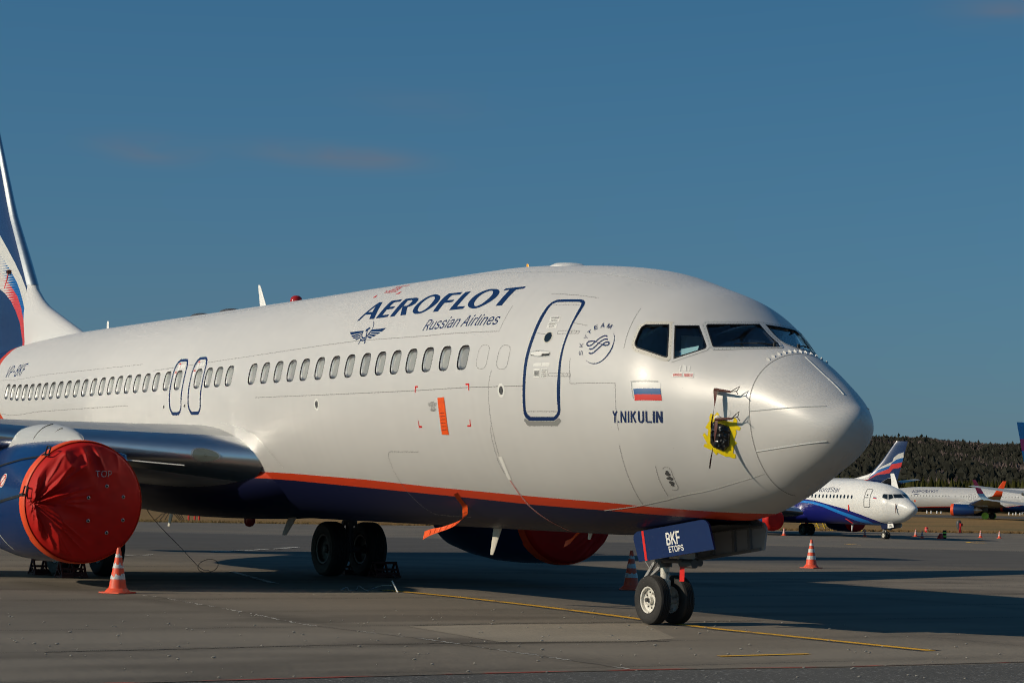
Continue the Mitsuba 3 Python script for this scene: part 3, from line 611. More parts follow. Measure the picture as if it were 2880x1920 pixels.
def wheel_meshes(r, w, hub):
    """Tyre and hub about the y axis."""
    b = r * .52
    t = [(b, -w * .34), (b * 1.12, -w * .44), (r * .74, -w * .5), (r * .88, -w * .485), (r * .965, -w * .40), (r * .99, -w * .30)]
    grooves = []
    for g in (-.2, -.07, .07, .2):
        grooves += [(r, w * (g - .03)), (r - .012, w * (g - .02)), (r - .012, w * (g + .02)), (r, w * (g + .03))]
    prof = t + grooves + [(a, -z) for a, z in t[::-1]]
    tyre = lathe(prof, 56, 'y')
    rim = [(b * .98, -w * .40), (b * 1.04, -w * .42), (b * .93, -w * .40), (b * .90, -w * .20), (b * .70, -w * .12), (b * .34, -w * .10), (b * .30, -w * .16), (b * .30, -w * .30), (b * .16, -w * .36), (.001, -w * .36)]
    rimm = lathe(rim, 40, 'y')
    rim2 = rimm.copy()
    rim2.vertices[:, 1] *= -1
    return tyre, cat(rimm, rim2)


def put_wheel(root, r, w, c, tf, hubmat, bolts=False):
    tyre, rim = wheel_meshes(r, w, hubmat)
    tyre.vertices[:, 2] = np.maximum(tyre.vertices[:, 2], -r + .014)
    for m in (tyre, rim):
        m.apply_translation(c)
    k = part(root, tyre, 'mat_rubber', 30, tf=tf)
    part(k + '__hub', rim, hubmat, 30, tf=tf)
    if bolts:
        ms = []
        b = r * .52
        for i in range(8):
            a = i * np.pi / 4 + .2
            q = lathe([(.001, -.012), (.012, -.012), (.012, .012)], 6, 'y', (c[0] + b * .62 * math.cos(a), c[1] - w * .125, c[2] + b * .62 * math.sin(a)))
            ms.append(q)
        ms.append(lathe([(.001, -.075), (.028, -.075), (.028, .0), (.045, .0), (.045, .03)], 10, 'y', (c[0], c[1] - w * .36 + .03, c[2])))
        part(k + '__hub_bolts', cat(*ms), 'mat_dark_grey', 30, tf=tf)


def main_gear(root, side, tf, hubmat='mat_dark_grey'):
    y = side * 2.86
    k = part(root + '__main_gear', cat(tube([(-19.77, y, .56), (-19.77, y, 1.1)], .085, 16), tube([(-19.77, y, 1.05), (-19.6, y + side * .05, 2.6)], .15, 16),
                                       tube([(-19.77, y - .40, .56), (-19.77, y + .40, .56)], .07, 12), tube([(-19.7, y, 1.35), (-19.7, y - side * 1.2, 1.75)], .07, 10),
                                       tube([(-19.95, y, 1.25), (-20.15, y, .95), (-19.9, y, .62)], .045, 8),
                                       plate([(-20.15, 1.18), (-19.35, 1.18), (-19.2, 2.35), (-20.3, 2.35)], 'y', y + side * .28, .05)), 'mat_dark_grey', 30, tf=tf)
    for d in (-.43, .43):
        put_wheel(k + '__wheel', .565, .42, (-19.77, y + d, .56), tf, hubmat)


def nose_gear(root, tf, doormat, text=True, plain=False):
    k = part(root + '__nose_gear', cat(tube([(-4.17, 0, .62), (-4.17, 0, .80)], .062, 20), tube([(-4.17, 0, .34), (-4.17, 0, .60), (-4.17, 0, .62)], [.085, .085, .075], 20),
                                       tube([(-4.17, -.27, .34), (-4.17, .27, .34)], .055, 14)), 'mat_hub_white', 30, tf=tf)
    part(k + '__strut', cat(tube([(-4.17, 0, .80), (-4.17, 0, 1.7)], .10, 18), box((-4.30, -.16, .86), (-4.04, .16, 1.0)), tube([(-4.17, 0, 1.0), (-2.9, 0, 1.62)], .05, 10),
                            tube([(-4.05, -.13, .90), (-3.55, -.13, .90)], .035, 8), tube([(-3.62, -.10, .87), (-3.32, -.10, .87)], .062, 14), tube([(-3.9, .12, .88), (-3.5, .12, .88)], .05, 12)), 'mat_dark_grey', 30, tf=tf)
    part(k + '__torque_link', cat(*[bar((-4.23, o, .92), (-4.62, o * .4, .60), .035, .05) for o in (-.09, .09)], *[bar((-4.23, o, .36), (-4.62, o * .4, .60), .035, .05) for o in (-.09, .09)],
                                  tube([(-4.33, -.14, .98), (-4.42, -.16, .86), (-4.34, -.13, .76)], .009, 6)), 'mat_grey', 30, tf=tf)
    part(k + '__light_box', cat(box((-3.86, -.15, .90), (-3.62, .12, 1.02))), 'mat_offwhite', 30, tf=tf)
    for d in (-.20, .20):
        put_wheel(k + '__wheel', .343, .20, (-4.17, d, .342), tf, 'mat_hub_white', bolts=(d < 0 and text))
    out = [(-2.716, 1.48), (-2.655, 1.478), (-2.60, 1.455), (-2.555, 1.42), (-2.53, 1.367), (-2.42, 1.096), (-4.179, .868), (-4.322, 1.162), (-4.33, 1.21), (-4.305, 1.25), (-4.239, 1.283)]
    d1 = part(root + '__nose_gear_door', plate(out, 'y', -.42, .03), doormat, 30, tf=tf)
    inn = [(-2.70, 1.56), (-2.58, 1.478), (-2.47, 1.455), (-2.415, 1.40), (-2.406, 1.35), (-2.453, 1.09), (-4.10, .872), (-4.30, 1.17), (-4.30, 1.24), (-4.2, 1.33)]
    d2 = part(root + '__nose_gear_door', plate(inn, 'y', .42, .03), 'mat_grey', 30, tf=tf)
    part(d2 + '__rib', cat(*[bar((-x, .385, 1.42 + .05 * (3 - x)), (-x + .03, .385, 1.06 - .10 * (x - 2.9)), .05, .05) for x in (2.75, 3.1, 3.6, 4.0)], bar((-2.5, .39, 1.10), (-4.1, .39, .89), .03, .04),
                            bar((-2.5, .39, 1.40), (-4.2, .39, 1.27), .03, .04)), 'mat_sill', 30, tf=tf)
    return k, d1


def body_grid(s, th):
    S, A = np.meshgrid(s, th, indexing='ij')
    return fp(S, A), fn(S, A)


def belly_fairing(root, tf, mat, n=70, m=60):
    """The bulge under and before the wing roots."""
    t = np.linspace(-1, 1, n)
    a = np.linspace(-np.pi, 0, m) if False else np.linspace(-np.pi * 1.12, np.pi * .12, m)
    e = np.clip(1 - np.abs(t) ** 2.6, 0, 1) ** (1 / 2.1)
    s = 18.9 + 5.5 * t
    rows = []
    for si, k in zip(s, e):
        zc, w, h = 2.10, 2.16 * k, .92 * k
        c, d = np.cos(a), np.sin(a)
        y = w * np.sign(c) * np.abs(c) ** (2 / 2.6)
        z = zc + h * np.sign(d) * np.abs(d) ** (2 / 2.6)
        rows.append(np.stack([np.full(m, -si), y, z], 1))
    v = np.stack(rows)
    part(root + '__belly_fairing', tri(v.reshape(-1, 3), grid_faces(n, m)), mat, True, tf=tf)
# ------------------------------------------------------------------ the airliner in front
A = 'airliner'
labels[A] = {'label': 'big silver airliner in the foreground with a red line along its dark blue belly', 'category': 'airliner'}
SW = [6.784, 7.334, 7.872, 8.398, 8.916, 9.426, 9.95, 10.508, 11.056, 11.622, 12.198, 12.718, 13.252, 13.801, 14.334, 15.362, 15.851, 16.328, 16.826, 17.795, 18.361, 18.92, 19.436,
      19.952, 20.451, 20.941, 21.429, 21.933, 22.448, 22.975, 23.489, 24.016, 24.547, 25.054, 25.541, 26.018, 26.492, 26.961, 27.428, 27.891, 28.357]
THA, THB, WTH, HALF = .065, .325, .195, .165


def window_ring(sc, k=0.0, n=48):
    """The outline of a passenger window, k metres inside its opening; starts at a corner of its cell."""
    a = -3 * np.pi / 4 + np.arange(n) * 2 * np.pi / n
    c, d = np.cos(a), np.sin(a)
    hw, hh = .148 - k, .188 - k
    r = (np.abs(c / hw) ** 3.4 + np.abs(d / hh) ** 3.4) ** (-1 / 3.4)
    return sc + r * c, WTH + r * d / 1.876


def cell_ring(sc, n=48):
    q = n // 4
    u = np.linspace(-1, 1, q + 1)[:-1]
    s = np.r_[u, np.ones(q), -u, -np.ones(q)]
    t = np.r_[-np.ones(q), u, np.ones(q), -u]
    return sc + HALF * s, (THA + THB) / 2 + (THB - THA) / 2 * t


KC = 1.25   # girth angle to metres round the flight deck


def cock(name):
    r = OUT[name][0]
    if name == 'w1':
        r = [(s, min(t, math.pi / 2 - .05 / max(.05, sect(s)[2].item()))) for s, t in r]
    return sg.Polygon([(s, t * KC) for s, t in r]).buffer(0)


def mirror(poly):
    return aff.affine_transform(poly, [1, 0, 0, -1, 0, math.pi * KC])


def to_ak(poly):
    return aff.scale(poly, 1, AK / KC, origin=(0, 0))


PANES = [(n, cock(n)) for n in ('w1', 'w2', 'w3')]
PANES += [(n, mirror(p)) for n, p in PANES]

sl = np.r_[np.linspace(0.004, 1, 56) ** 2 * 1.2, np.arange(1.225, 3.3, .025), np.arange(3.3, 30, .22), np.linspace(30, 38, 60)]
for sc in SW:
    sl = sl[(sl < sc - HALF - .015) | (sl > sc + HALF + .015)]
sl = np.unique(np.r_[sl, [sc - HALF for sc in SW], [sc + HALF for sc in SW]])
tl = np.unique(np.r_[np.linspace(-np.pi / 2, THA, 48), np.linspace(THA, THB, 13), np.linspace(THB, 2.85, 120), np.linspace(2.85, 1.5 * np.pi, 44)])
P, N = body_grid(sl, tl)
nt = len(tl)
F = grid_faces(len(sl), nt)
sm, tm = sl[F // nt].mean(1), tl[F % nt].mean(1)
kill = np.zeros(len(F), bool)
for sc in SW:
    kill |= (np.abs(sm - sc) < HALF) & (tm > THA) & (tm < THB)
for n, p in PANES:
    q = p.buffer(.008)
    near = np.nonzero((sm > 1.2) & (sm < 3.2) & (tm > .3) & (tm < 2.9))[0]
    inside = shapely.contains_xy(q, sm[near], tm[near] * KC)
    kill[near[inside]] = True
LINER = ((sl, tl), F, kill)
vs, ns, fs, k = [P.reshape(-1, 3)], [N.reshape(-1, 3)], [F[~kill]], P.shape[0] * nt
for sc in SW:
    rings = [cell_ring(sc), tuple(.5 * np.array(cell_ring(sc)) + .5 * np.array(window_ring(sc))), window_ring(sc)]
    S, H = np.array([r[0] for r in rings]), np.array([r[1] for r in rings])
    vs.append(fp(S, H).reshape(-1, 3)), ns.append(fn(S, H).reshape(-1, 3)), fs.append(grid_faces(3, 48, True) + k)
    k += 144
V, NN, F = np.vstack(vs), np.vstack(ns), np.vstack(fs)
g = np.cross(V[F[:, 1]] - V[F[:, 0]], V[F[:, 2]] - V[F[:, 0]])
bad = np.sum(g * NN[F[:, 0]], 1) < 0
F[bad] = F[bad][:, ::-1]
part(A + '__fuselage', (V, F, NN), 'mat_silver')

# passenger windows: a dark seal, a bright bevelled frame and the drawn shade
for sc in SW:
    def ring_mesh(ks, offs):
        S, H, O = zip(*[(*window_ring(sc, kk), np.full(48, o)) for kk, o in zip(ks, offs)])
        p = fp(np.array(S), np.array(H), np.array(O))
        return tri(p.reshape(-1, 3), grid_faces(len(ks), 48, True))
    w = part(A + '__window', ring_mesh((-.004, .0, .004, .011), (.003, .003, -.004, -.012)), 'mat_black', 30)
    part(w + '__frame', ring_mesh((.011, .014, .03, .036, .046), (-.012, -.010, -.024, -.024, -.034)), 'mat_steel', 30)
    s2, h2 = window_ring(sc, .044)
    pv = fp(np.r_[s2, sc], np.r_[h2, WTH], np.full(49, -.030))
    part(w + '__pane', tri(pv, [[i, (i + 1) % 48, 48] for i in range(48)]), 'mat_shade_grey', True)
for sc in (5.665, 6.218):
    r0, r1 = sg.Polygon(np.c_[window_ring(sc)[0], window_ring(sc)[1] * AK]), sg.Polygon(np.c_[window_ring(sc, .007)[0], window_ring(sc, .007)[1] * AK])
    part(A + '__blanked_window', decal(r0.difference(r1), .0025, .1), 'mat_seam')

# flight deck windows
def flat_pane(poly):
    v2, f = tri2d(to_ak(poly), .07)
    p = fp(v2[:, 0], v2[:, 1] / AK, np.full(len(v2), -.014))
    e = np.sort(np.vstack([f[:, [0, 1]], f[:, [1, 2]], f[:, [2, 0]]]), 1)
    u, c = np.unique(e, axis=0, return_counts=True)
    fixed = np.zeros(len(p), bool)
    fixed[u[c == 1].ravel()] = True
    W_ = sps.coo_matrix((np.ones(2 * len(u)), (np.r_[u[:, 0], u[:, 1]], np.r_[u[:, 1], u[:, 0]])), shape=(len(p), len(p))).tocsr()
    L = (sps.diags(np.asarray(W_.sum(1)).ravel()) - W_).tocsr()
    q = p.copy()
    q[~fixed] = spsolve(L[~fixed][:, ~fixed].tocsc(), -(L[~fixed][:, fixed] @ p[fixed]))
    return tri(q, f)


FRAMES = {'w1': ('mat_light_grey', .052), 'w2': ('mat_plain_silver', .034), 'w3': ('mat_offwhite', .050)}
for i, (n, p) in enumerate(PANES):
    w = part(A + '__flight_deck_window', flat_pane(p.buffer(.004)), 'mat_glass', True)
    fm, fw = FRAMES[n]
    ring = p.buffer(fw, join_style=2, mitre_limit=2).difference(p.buffer(-.004))
    if n == 'w1':
        half = sg.box(-1, -9, 9, math.pi / 2 * KC - .0) if i < 3 else sg.box(-1, math.pi / 2 * KC, 9, 9)
        ring = ring.intersection(half)
    part(w + '__frame', decal(to_ak(ring), .007, .05), fm)
    gask = p.buffer(.003).difference(p.buffer(-.013))
    part(w + '__seal', decal(to_ak(gask), .009, .05), 'mat_black')
    if n != 'w2':
        line = p.buffer(fw * .62, join_style=2, mitre_limit=2).exterior
        m = int(line.length / .052)
        pts = np.array([line.interpolate((j + .5) / m, normalized=True).coords[0] for j in range(m)])
        if n == 'w1':
            pts = pts[np.abs(pts[:, 1] - math.pi / 2 * KC) > .02]
        c = fp(pts[:, 0], pts[:, 1] / KC, np.full(len(pts), .008))
        part(w + '__bolts', cat(*[trimesh.Trimesh(trimesh.creation.icosphere(subdivisions=0, radius=.0042).vertices + q, trimesh.creation.icosphere(subdivisions=0).faces, process=False) for q in c]), 'mat_dark_grey', kind='stuff')
# inside the flight deck
(ls, lt), lf, lk = LINER
ks = np.nonzero((ls > 1.25) & (ls < 3.25))[0]
S, H = np.meshgrid(ls[ks], lt, indexing='ij')
pin = fp(S, H, np.full(S.shape, -.05))
f0 = grid_faces(len(ks), nt)
sc_, tc_ = ls[ks][f0 // nt].mean(1), lt[f0 % nt].mean(1)
keep = np.ones(len(f0), bool)
for n, p in PANES:
    keep &= ~shapely.contains_xy(p.buffer(.02), sc_, tc_ * KC)
bulk = pin[-1]
ck = part(A + '__flight_deck', cat(tri(pin.reshape(-1, 3), f0[keep]), tri(np.vstack([bulk, bulk.mean(0)]), [[i, (i + 1) % nt, nt] for i in range(nt)]), box((-3.2, -.9, 3.0), (-1.6, .9, 3.05))), 'mat_dark_grey', 40)
part(ck + '__glareshield', loft([np.array([(-2.15, y, 3.55), (-1.62, y, 3.68 - .10 * abs(y)), (-1.5, y, 3.5), (-1.75, y, 3.2), (-2.15, y, 3.3)]) for y in np.linspace(-.60, .60, 9)]), 'mat_black', 30)
for y in (-.52, .52):
    seat = cat(trimesh.Trimesh(*[getattr(box((-2.95, y - .24, 3.06), (-2.80, y + .24, 3.72)), q) for q in ('vertices', 'faces')], process=False), box((-2.93, y - .14, 3.74), (-2.82, y + .14, 3.93)), box((-2.9, y - .25, 2.95), (-2.4, y + .25, 3.08)))
    part(ck + '__seat', seat, 'mat_grey', 30)
sun_card = fp(*np.array([(2.262, .53), (2.10, .66), (2.13, .74), (2.29, .60)]).T, np.full(4, -.06))
part(ck + '__paper', tri(sun_card, [[0, 1, 2], [0, 2, 3]]), bsdf('paper', (.35, .62, .66), .6))
for y, s0, s1 in ((-.55, 1.92, 1.70), (.25, 1.66, 1.5)):
    a, b = np.array([[-s, y if j == 0 else y + .36, 0] for j, s in enumerate((s0, s1))])
    th = [math.atan2(1, 0)] * 2
for side in (-1, 1):      # wipers
    q = [(1.50, math.pi / 2 + side * .20), (1.62, math.pi / 2 + side * .36), (1.80, math.pi / 2 + side * .58)]
    p = fp(*np.array(q).T, np.array([.02, .035, .02]))
    part(A + '__wiper', cat(tube(p, [.012, .009, .007], 8), tube([p[0] - [.0, 0, .02], p[0] + [0, 0, .03]], .022, 10), tube([p[1] + [.05, side * .05, -.012], p[2] + [-.03, -side * .10, .012]], .006, 6)), 'mat_black', 40)

# doors and exits
d = part(A + '__front_door', decal(skin_poly(OUT['door'][1]), .002, .08), 'mat_silver')
part(d + '__outline', decal(skin_poly(OUT['door'][0], [OUT['door'][1]]), .004, .06), 'mat_navy_print')
c0 = OUT['porthole'][0][0]
circ = sg.Point(c0[0], c0[1] * AK).buffer(.098, 24)
part(d + '__porthole', decal(sg.Point(c0[0], c0[1] * AK).buffer(.082, 24), .005, .08), 'mat_glass_dark')
part(d + '__porthole_rim', decal(circ.difference(sg.Point(c0[0], c0[1] * AK).buffer(.082, 24)), .006, .1), 'mat_offwhite')
part(d + '__handle_recess', decal(skin_poly(OUT['handle'][0]), .004, .08), 'mat_light_grey')
part(d + '__handle_gap', decal(skin_poly(OUT['handle'][1]).union(skin_poly(OUT['handle'][3])), .006, .06), 'mat_black')
hp = skin_poly(OUT['handle'][2])
pv, pf, pn = decal(hp, .007, .04)
part(d + '__handle', cat(tri(pv + pn * .012, pf), tri(pv, pf)), 'mat_white', 30)
part(A + '__scuff_plate', decal(skin_poly(OUT['scuff'][0]), .004, .08), bsdf('scuff', (.21, .21, .205), .6))
for n in ('exit1', 'exit2'):
    d2 = part(A + '__overwing_exit', decal(skin_poly(OUT[n][0], [OUT[n][1]]), .004, .06), 'mat_navy_print')
    r = OUT[n][1]
    smax, smin = max(s for s, _ in r), min(s for s, _ in r)
    tm = max(t for _, t in r)
    part(d2 + '__placard', cat(*[tri(*decal(sg.box(smin + x0, (tm + y0) * AK, smin + x1, (tm + y1) * AK), .0045, .1)[:2]) for x0, x1, y0, y1 in ((.10, .20, -.075, -.04), (.22, .32, -.08, -.035), (.36, .44, -.10, -.03), (.44, .52, -.17, -.125))]), 'mat_white')
    part(d2 + '__red_bar', cat(*[tri(*decal(sg.box(smin + x0, (tm + y0) * AK, smin + x1, (tm + y1) * AK), .005, .1)[:2]) for x0, x1, y0, y1 in ((.36, .45, -.032, -.02), (.44, .53, -.125, -.11))]), 'mat_red_mark')


def put_placard(root, ring, lines, color='mat_seam', bold=True):
    k = part(root + '__placard', decal(skin_poly(ring), .0055, .1), 'mat_white')
    q = np.array(ring[:4])
    n = len(lines)
    if not n:
        return
    ms = []
    for i, t in enumerate(lines):
        def at(u, v):
            return q[0] * (1 - u) * (1 - v) + q[1] * u * (1 - v) + q[2] * u * v + q[3] * (1 - u) * v
        v1, v0 = (i + .86) / n * .9 + .05, (i + .20) / n * .9 + .05
        w = min(.84, .10 * len(t) + .12)
        v_, f_, _ = skin_text(t, (at(.5 - w / 2, v1), at(.5 + w / 2, v1), at(.5 - w / 2, v0)), bold, .0075)
        ms.append(tri(v_, f_))
    part(k + '__lettering', cat(*ms), color)


PT = [['АВАРИЙНЫЙ', 'ВЫХОД'], ['EMERGENCY', 'EXIT'], [], [], ['ВНИМАНИЕ'] + ['.......'] * 0, ['CAUTION', 'AUTOMATIC', 'ESCAPE SLIDE', 'IS ARMED']]
for r, t in zip(OUT['placards'][:6], PT):
    put_placard(d, r, t)
for r, t in zip(OUT['placards'][6:], [['АВАРИЙНЫЙ ВЫХОД'], ['EMERGENCY EXIT'], [], [], [], []]):
    put_placard(A, r, t, 'mat_red_mark')

# lettering and emblems
L = A + '__title_lettering'
for n in ('A', 'E', 'R', 'O', 'F', 'L', 'O2', 'T'):
    r = OUT[n]
    part(A + '__title_letter', decal(skin_poly(r[0], r[1:]), .003, .08), 'mat_navy_print')
part(A + '__subtitle_lettering', skin_text('Russian Airlines', OUT['russian'][0]), 'mat_navy_print')
part(A + '__registration', skin_text('VP-BKF', OUT['vpbkf'][0], False), 'mat_navy_print')
part(A + '__name_lettering', decal(shapely.ops.unary_union([line_poly(r, .029) for r in OUT['nik_strokes']]), .003, .08), 'mat_navy_print')
part(A + '__winged_emblem', decal(shapely.ops.unary_union([skin_poly(r) for r in OUT['emblem']]), .003, .08), 'mat_navy_print')
wid = [.020, .020, .020]
rb = [line_poly(r, w * 1.15) for r, w in zip(OUT['ribbon'], (.020, .022, .021))] + [line_poly(OUT['ribbon_thin'][0], .010), skin_poly(OUT['ring'][0]), skin_poly(OUT['st_dot'][0])]
part(A + '__alliance_emblem', decal(shapely.ops.unary_union(rb), .003, .08), 'mat_navy_print')
part(A + '__alliance_lettering', cat(*[tri(*skin_text(ch, OUT['st_' + ch][0], ch in 'TEAM')[:2]) for ch in 'SKYTEAM']), 'mat_navy_print')
fl = part(A + '__flag', decal(skin_poly(OUT['flag'][1]), .003, .1), 'mat_white')
part(fl + '__blue_band', decal(skin_poly(OUT['flag'][2]), .005, .1), 'mat_blue_mark')
part(fl + '__red_band', decal(skin_poly(OUT['flag'][3]), .005, .1), 'mat_red_mark')
part(fl + '__shadow_print', decal(skin_poly(OUT['flag'][0]), .0025, .1), bsdf('flag_grey', (.33, .34, .34), .4, coat=.5))
for r in OUT['corner']:
    part(A + '__corner_mark', decal(skin_poly(r), .003, .1), 'mat_red_mark')
for r in OUT['crownred']:
    part(A + '__red_mark', decal(skin_poly(r), .004, .2), 'mat_red_mark')
for t, r in zip(('CUT HERE', 'IN EMERGENCY'), OUT['crowntext']):
    part(A + '__rescue_lettering', skin_text(t, r), 'mat_red_mark')
part(A + '__note_lettering', cat(*[tri(*decal(line_poly(r, .011), .003, .2)[:2]) for r in OUT['note_lines']]), 'mat_seam', kind='stuff')
lines = [line_poly(r, .009) for r in OUT['seam']]
lines.append(line_poly([(1.182, t) for t in np.linspace(-1.5, 1.5 * math.pi - .1, 90)], .012))
part(A + '__panel_joints', cat(*[tri(*decal(p, .0022, .15)[:2]) for p in lines]), 'mat_seam', kind='stuff')
part(A + '__lap_joint', cat(*[tri(*decal(line_poly(r, .020), .004, .15)[:2]) for r in OUT['seam_white']]), 'mat_seam_light')
part(A + '__lap_joint', decal(line_poly(OUT['fairing'][0], .018), .006, .15), 'mat_seam_light')
for s, t, r in OUT['vents'][0]:
    part(A + '__vent', decal(sg.Point(s, t * AK).buffer(r * AK * 1.2, 8), .003, .1), 'mat_dark_grey')
for i, r in enumerate(OUT['dots']):
    s, t = r[0]
    c = sg.Point(s, t * AK)
    rr = .055
    part(A + '__round_light', decal(c.buffer(rr, 14), .004, .2), 'mat_dark_grey')
    part(A + '__round_light_rim', decal(c.buffer(rr * 1.6, 14).difference(c.buffer(rr, 14)), .003, .2), 'mat_white')
for r in OUT['small']:
    part(A + '__small_vent', decal(skin_poly(r), .004, .2), 'mat_dark_grey')
part(A + '__red_line', cat(*[tri(*decal(line_poly(OUT['redline'][0], .020), .006, .1)[:2])]), 'mat_red_mark')
part(A + '__red_line_edge', decal(line_poly(OUT['redline'][0], .036), .0045, .1), 'mat_white')
strakes = [((1.195, 0.02), (.27, -.19))]
for s0, a0, s1, a1 in ((1.167, None, .263, None),):
    pass


def th_of(s, y, z):
    zt, zb, w, zm = [float(q) for q in sect(s)]
    zz = z - ZC - DL * s
    h = (zt - zm) if zz > zm else (zm - zb)
    return math.atan2((zz - zm) / h, -y / w)


def th_side(s, z):
    zt, zb, w, zm = sect(s)
    zz = z - ZC - DL * s
    return np.arcsin(np.clip((zz - zm) / np.where(zz > zm, zt - zm, zm - zb), -1, 1))


for side, s0, z0, s1, z1 in ((-1, 1.167, 2.879, .263, 2.937), (-1, 1.183, 2.368, .226, 2.499), (1, 1.167, 2.879, .263, 2.937), (1, 1.183, 2.368, .226, 2.499), (0, 1.104, 0, .317, 0)):
    u = np.linspace(0, 1, 40)
    s = s0 + (s1 - s0) * u
    t = th_side(s, z0 + (z1 - z0) * u) if side else np.full(40, math.pi / 2 + .0)
    if side > 0:
        t = math.pi - t
    part(A + '__lightning_strip', tube(fp(s, t, np.full(40, .002)), .0075, 8), 'mat_light_grey', 40)
for y in (-.46, -.38, -.295, -.21, -.125, -.042, .042, .125, .21, .295, .38, .46):
    t = math.pi / 2 + math.atan2(y / .825, math.sqrt(max(0, 1 - (y / .825) ** 2)))
    p, n = fp(1.25, t), fn(1.25, t)
    q = fp(1.17, t)
    d_ = (q - p) / np.linalg.norm(q - p)
    x_ = np.cross(n, d_)
    v = np.array([p - d_ * .03 - x_ * .009, p - d_ * .03 + x_ * .009, p + d_ * .03 + x_ * .002, p + d_ * .03 - x_ * .002, p - d_ * .03 + n * .026 - x_ * .007, p - d_ * .03 + n * .026 + x_ * .007, p + d_ * .02 + n * .020])
    part(A + '__vortex_generator', tri(v, [[0, 4, 5], [0, 5, 1], [0, 3, 6], [0, 6, 4], [1, 5, 6], [1, 6, 2], [4, 6, 5], [2, 6, 3]]), 'mat_plain_silver', False)


# aerials and lights
def blade(name, base, tip, chord0, chord1, mat, thick=.03, label=None):
    rows = []
    for u in np.linspace(0, 1, 8):
        c = np.asarray(base) * (1 - u) + np.asarray(tip) * u
        ch = (chord0 + (chord1 - chord0) * u) * (1 if u < .95 else .8)
        a = np.arange(16) * 2 * np.pi / 16
        rows.append(np.stack([c[0] + ch / 2 * np.cos(a), c[1] + thick * (1 - .5 * u) * np.sin(a), np.full(16, c[2])], 1))
    m = loft(rows)
    t = rows[-1]
    return part(A + '__' + name, cat(m, tri(np.vstack([t, t.mean(0)]), [[i, (i + 1) % 16, 16] for i in range(16)])), mat, 40)


blade('aerial', (-18.05, 0, 5.28), (-18.30, 0, 5.76), .30, .10, 'mat_white')
blade('aerial', (-26.70, 0, 5.28), (-26.74, 0, 5.53), .14, .10, 'mat_white')
blade('aerial', (-8.04, 0, 5.22), (-8.07, 0, 5.36), .10, .06, 'mat_orange_glow', .015)
part(A + '__top_beacon', lathe([(.16, 0), (.15, .03), (.12, .04), (.12, .07), (.10, .13), (.06, .16), (.001, .17)], 24, 'z', (-16.56, 0, 5.27)), 'mat_beacon', 40)
part(A + '__beacon_base', lathe([(.2, 0), (.19, .03), (.13, .05)], 24, 'z', (-16.56, 0, 5.262)), 'mat_white', 40)
for s0, s1 in ((21.62, 20.8), (20.08, 19.25)):
    v = trimesh.creation.icosphere(subdivisions=3, radius=1)
    v.vertices = v.vertices * [(s0 - s1) / 2, .18, .075] + [-(s0 + s1) / 2, 0, 5.30]
    v.vertices[:, 2] += .02 * (-(v.vertices[:, 0]) - s1) / (s0 - s1)
    part(A + '__roof_fairing', v, 'mat_dark_grey', True)
part(A + '__roof_dome', lathe([(.31, 0), (.30, .03), (.22, .075), (.001, .085)], 32, 'z', (-6.87, 0, 5.185)), 'mat_white', 40)
part(A + '__roof_plate', lathe([(.10, 0), (.09, .03), (.001, .035)], 20, 'z', (-10.6, 0, 5.285)), 'mat_white', 40)
blade('belly_aerial', (-16.43, 0, 1.26), (-16.80, 0, .90), .36, .22, 'mat_offwhite', .025)
blade('belly_aerial', (-8.80, 0, 1.25), (-8.98, 0, .80), .26, .10, 'mat_offwhite', .03)
blade('belly_aerial', (-22.44, 0, 1.30), (-22.62, 0, .93), .20, .12, 'mat_offwhite', .03)
blade('belly_aerial', (-6.1, 0, 1.24), (-6.14, 0, 1.12), .12, .07, 'mat_offwhite', .02)
part(A + '__belly_beacon', lathe([(.001, -.12), (.07, -.10), (.11, -.03), (.11, .12)], 20, 'z', (-18.2, -.1, 1.14)), 'mat_beacon', 40)

# pitot probes
for s, t in OUT['probes'][0] if len(OUT['probes'][0]) == 2 else []:
    n, p = fn(s, t), fp(s, t)
    u = fp(s, t + .01) - p
    u /= np.linalg.norm(u)
    fw = np.cross(u, n)
    fw = fw * np.sign(fw[0])
    pb = part(A + '__pitot_probe', decal(sg.Point(s, t * AK).buffer(.085, 16), .003, .1), 'mat_plain_silver')
    part(pb + '__stem', cat(tube([p - u * .06 - fw * .10, p - u * .07 + n * .10 - fw * .02], [.045, .022], 10), tube([p - u * .07 + n * .10 - fw * .05, p - u * .07 + n * .115 + fw * .14], [.022, .014], 10)), 'mat_offwhite', 40)

# wings, tail, engines, gear
belly_fairing(A, None, 'mat_silver')
for side in (-1, 1):
    wing_parts(A, side, None, 'mat_plain_silver')
    engine_parts(A, side, None)
    main_gear(A, side, None)
tail_parts(A, None, 'mat_fin_main', main=True)


def le_point(y, k):
    """A point on the right wing's metal leading edge, k metres round the nose from its foremost line (up positive)."""
    le, ch, z, tc = (np.interp(y, WY, q) for q in (WLE, WCH, WZ, WTC))
    a = airfoil(200, tc)
    x = le + a[:, 0] * ch
    zz = z + a[:, 1] * ch - a[:, 0] * ch * math.tan(math.radians(1.5 - 2.5 * (y - 1.55) / 15.5))
    i0 = np.argmin(a[:, 0])
    arc = np.r_[0, np.cumsum(np.hypot(np.diff(x), np.diff(zz)))]
    arc = arc[i0] - arc
    j = np.argsort(arc)
    return np.array([-np.interp(k, arc[j], x[j]) + .016, -y, np.interp(k, arc[j], zz[j])])


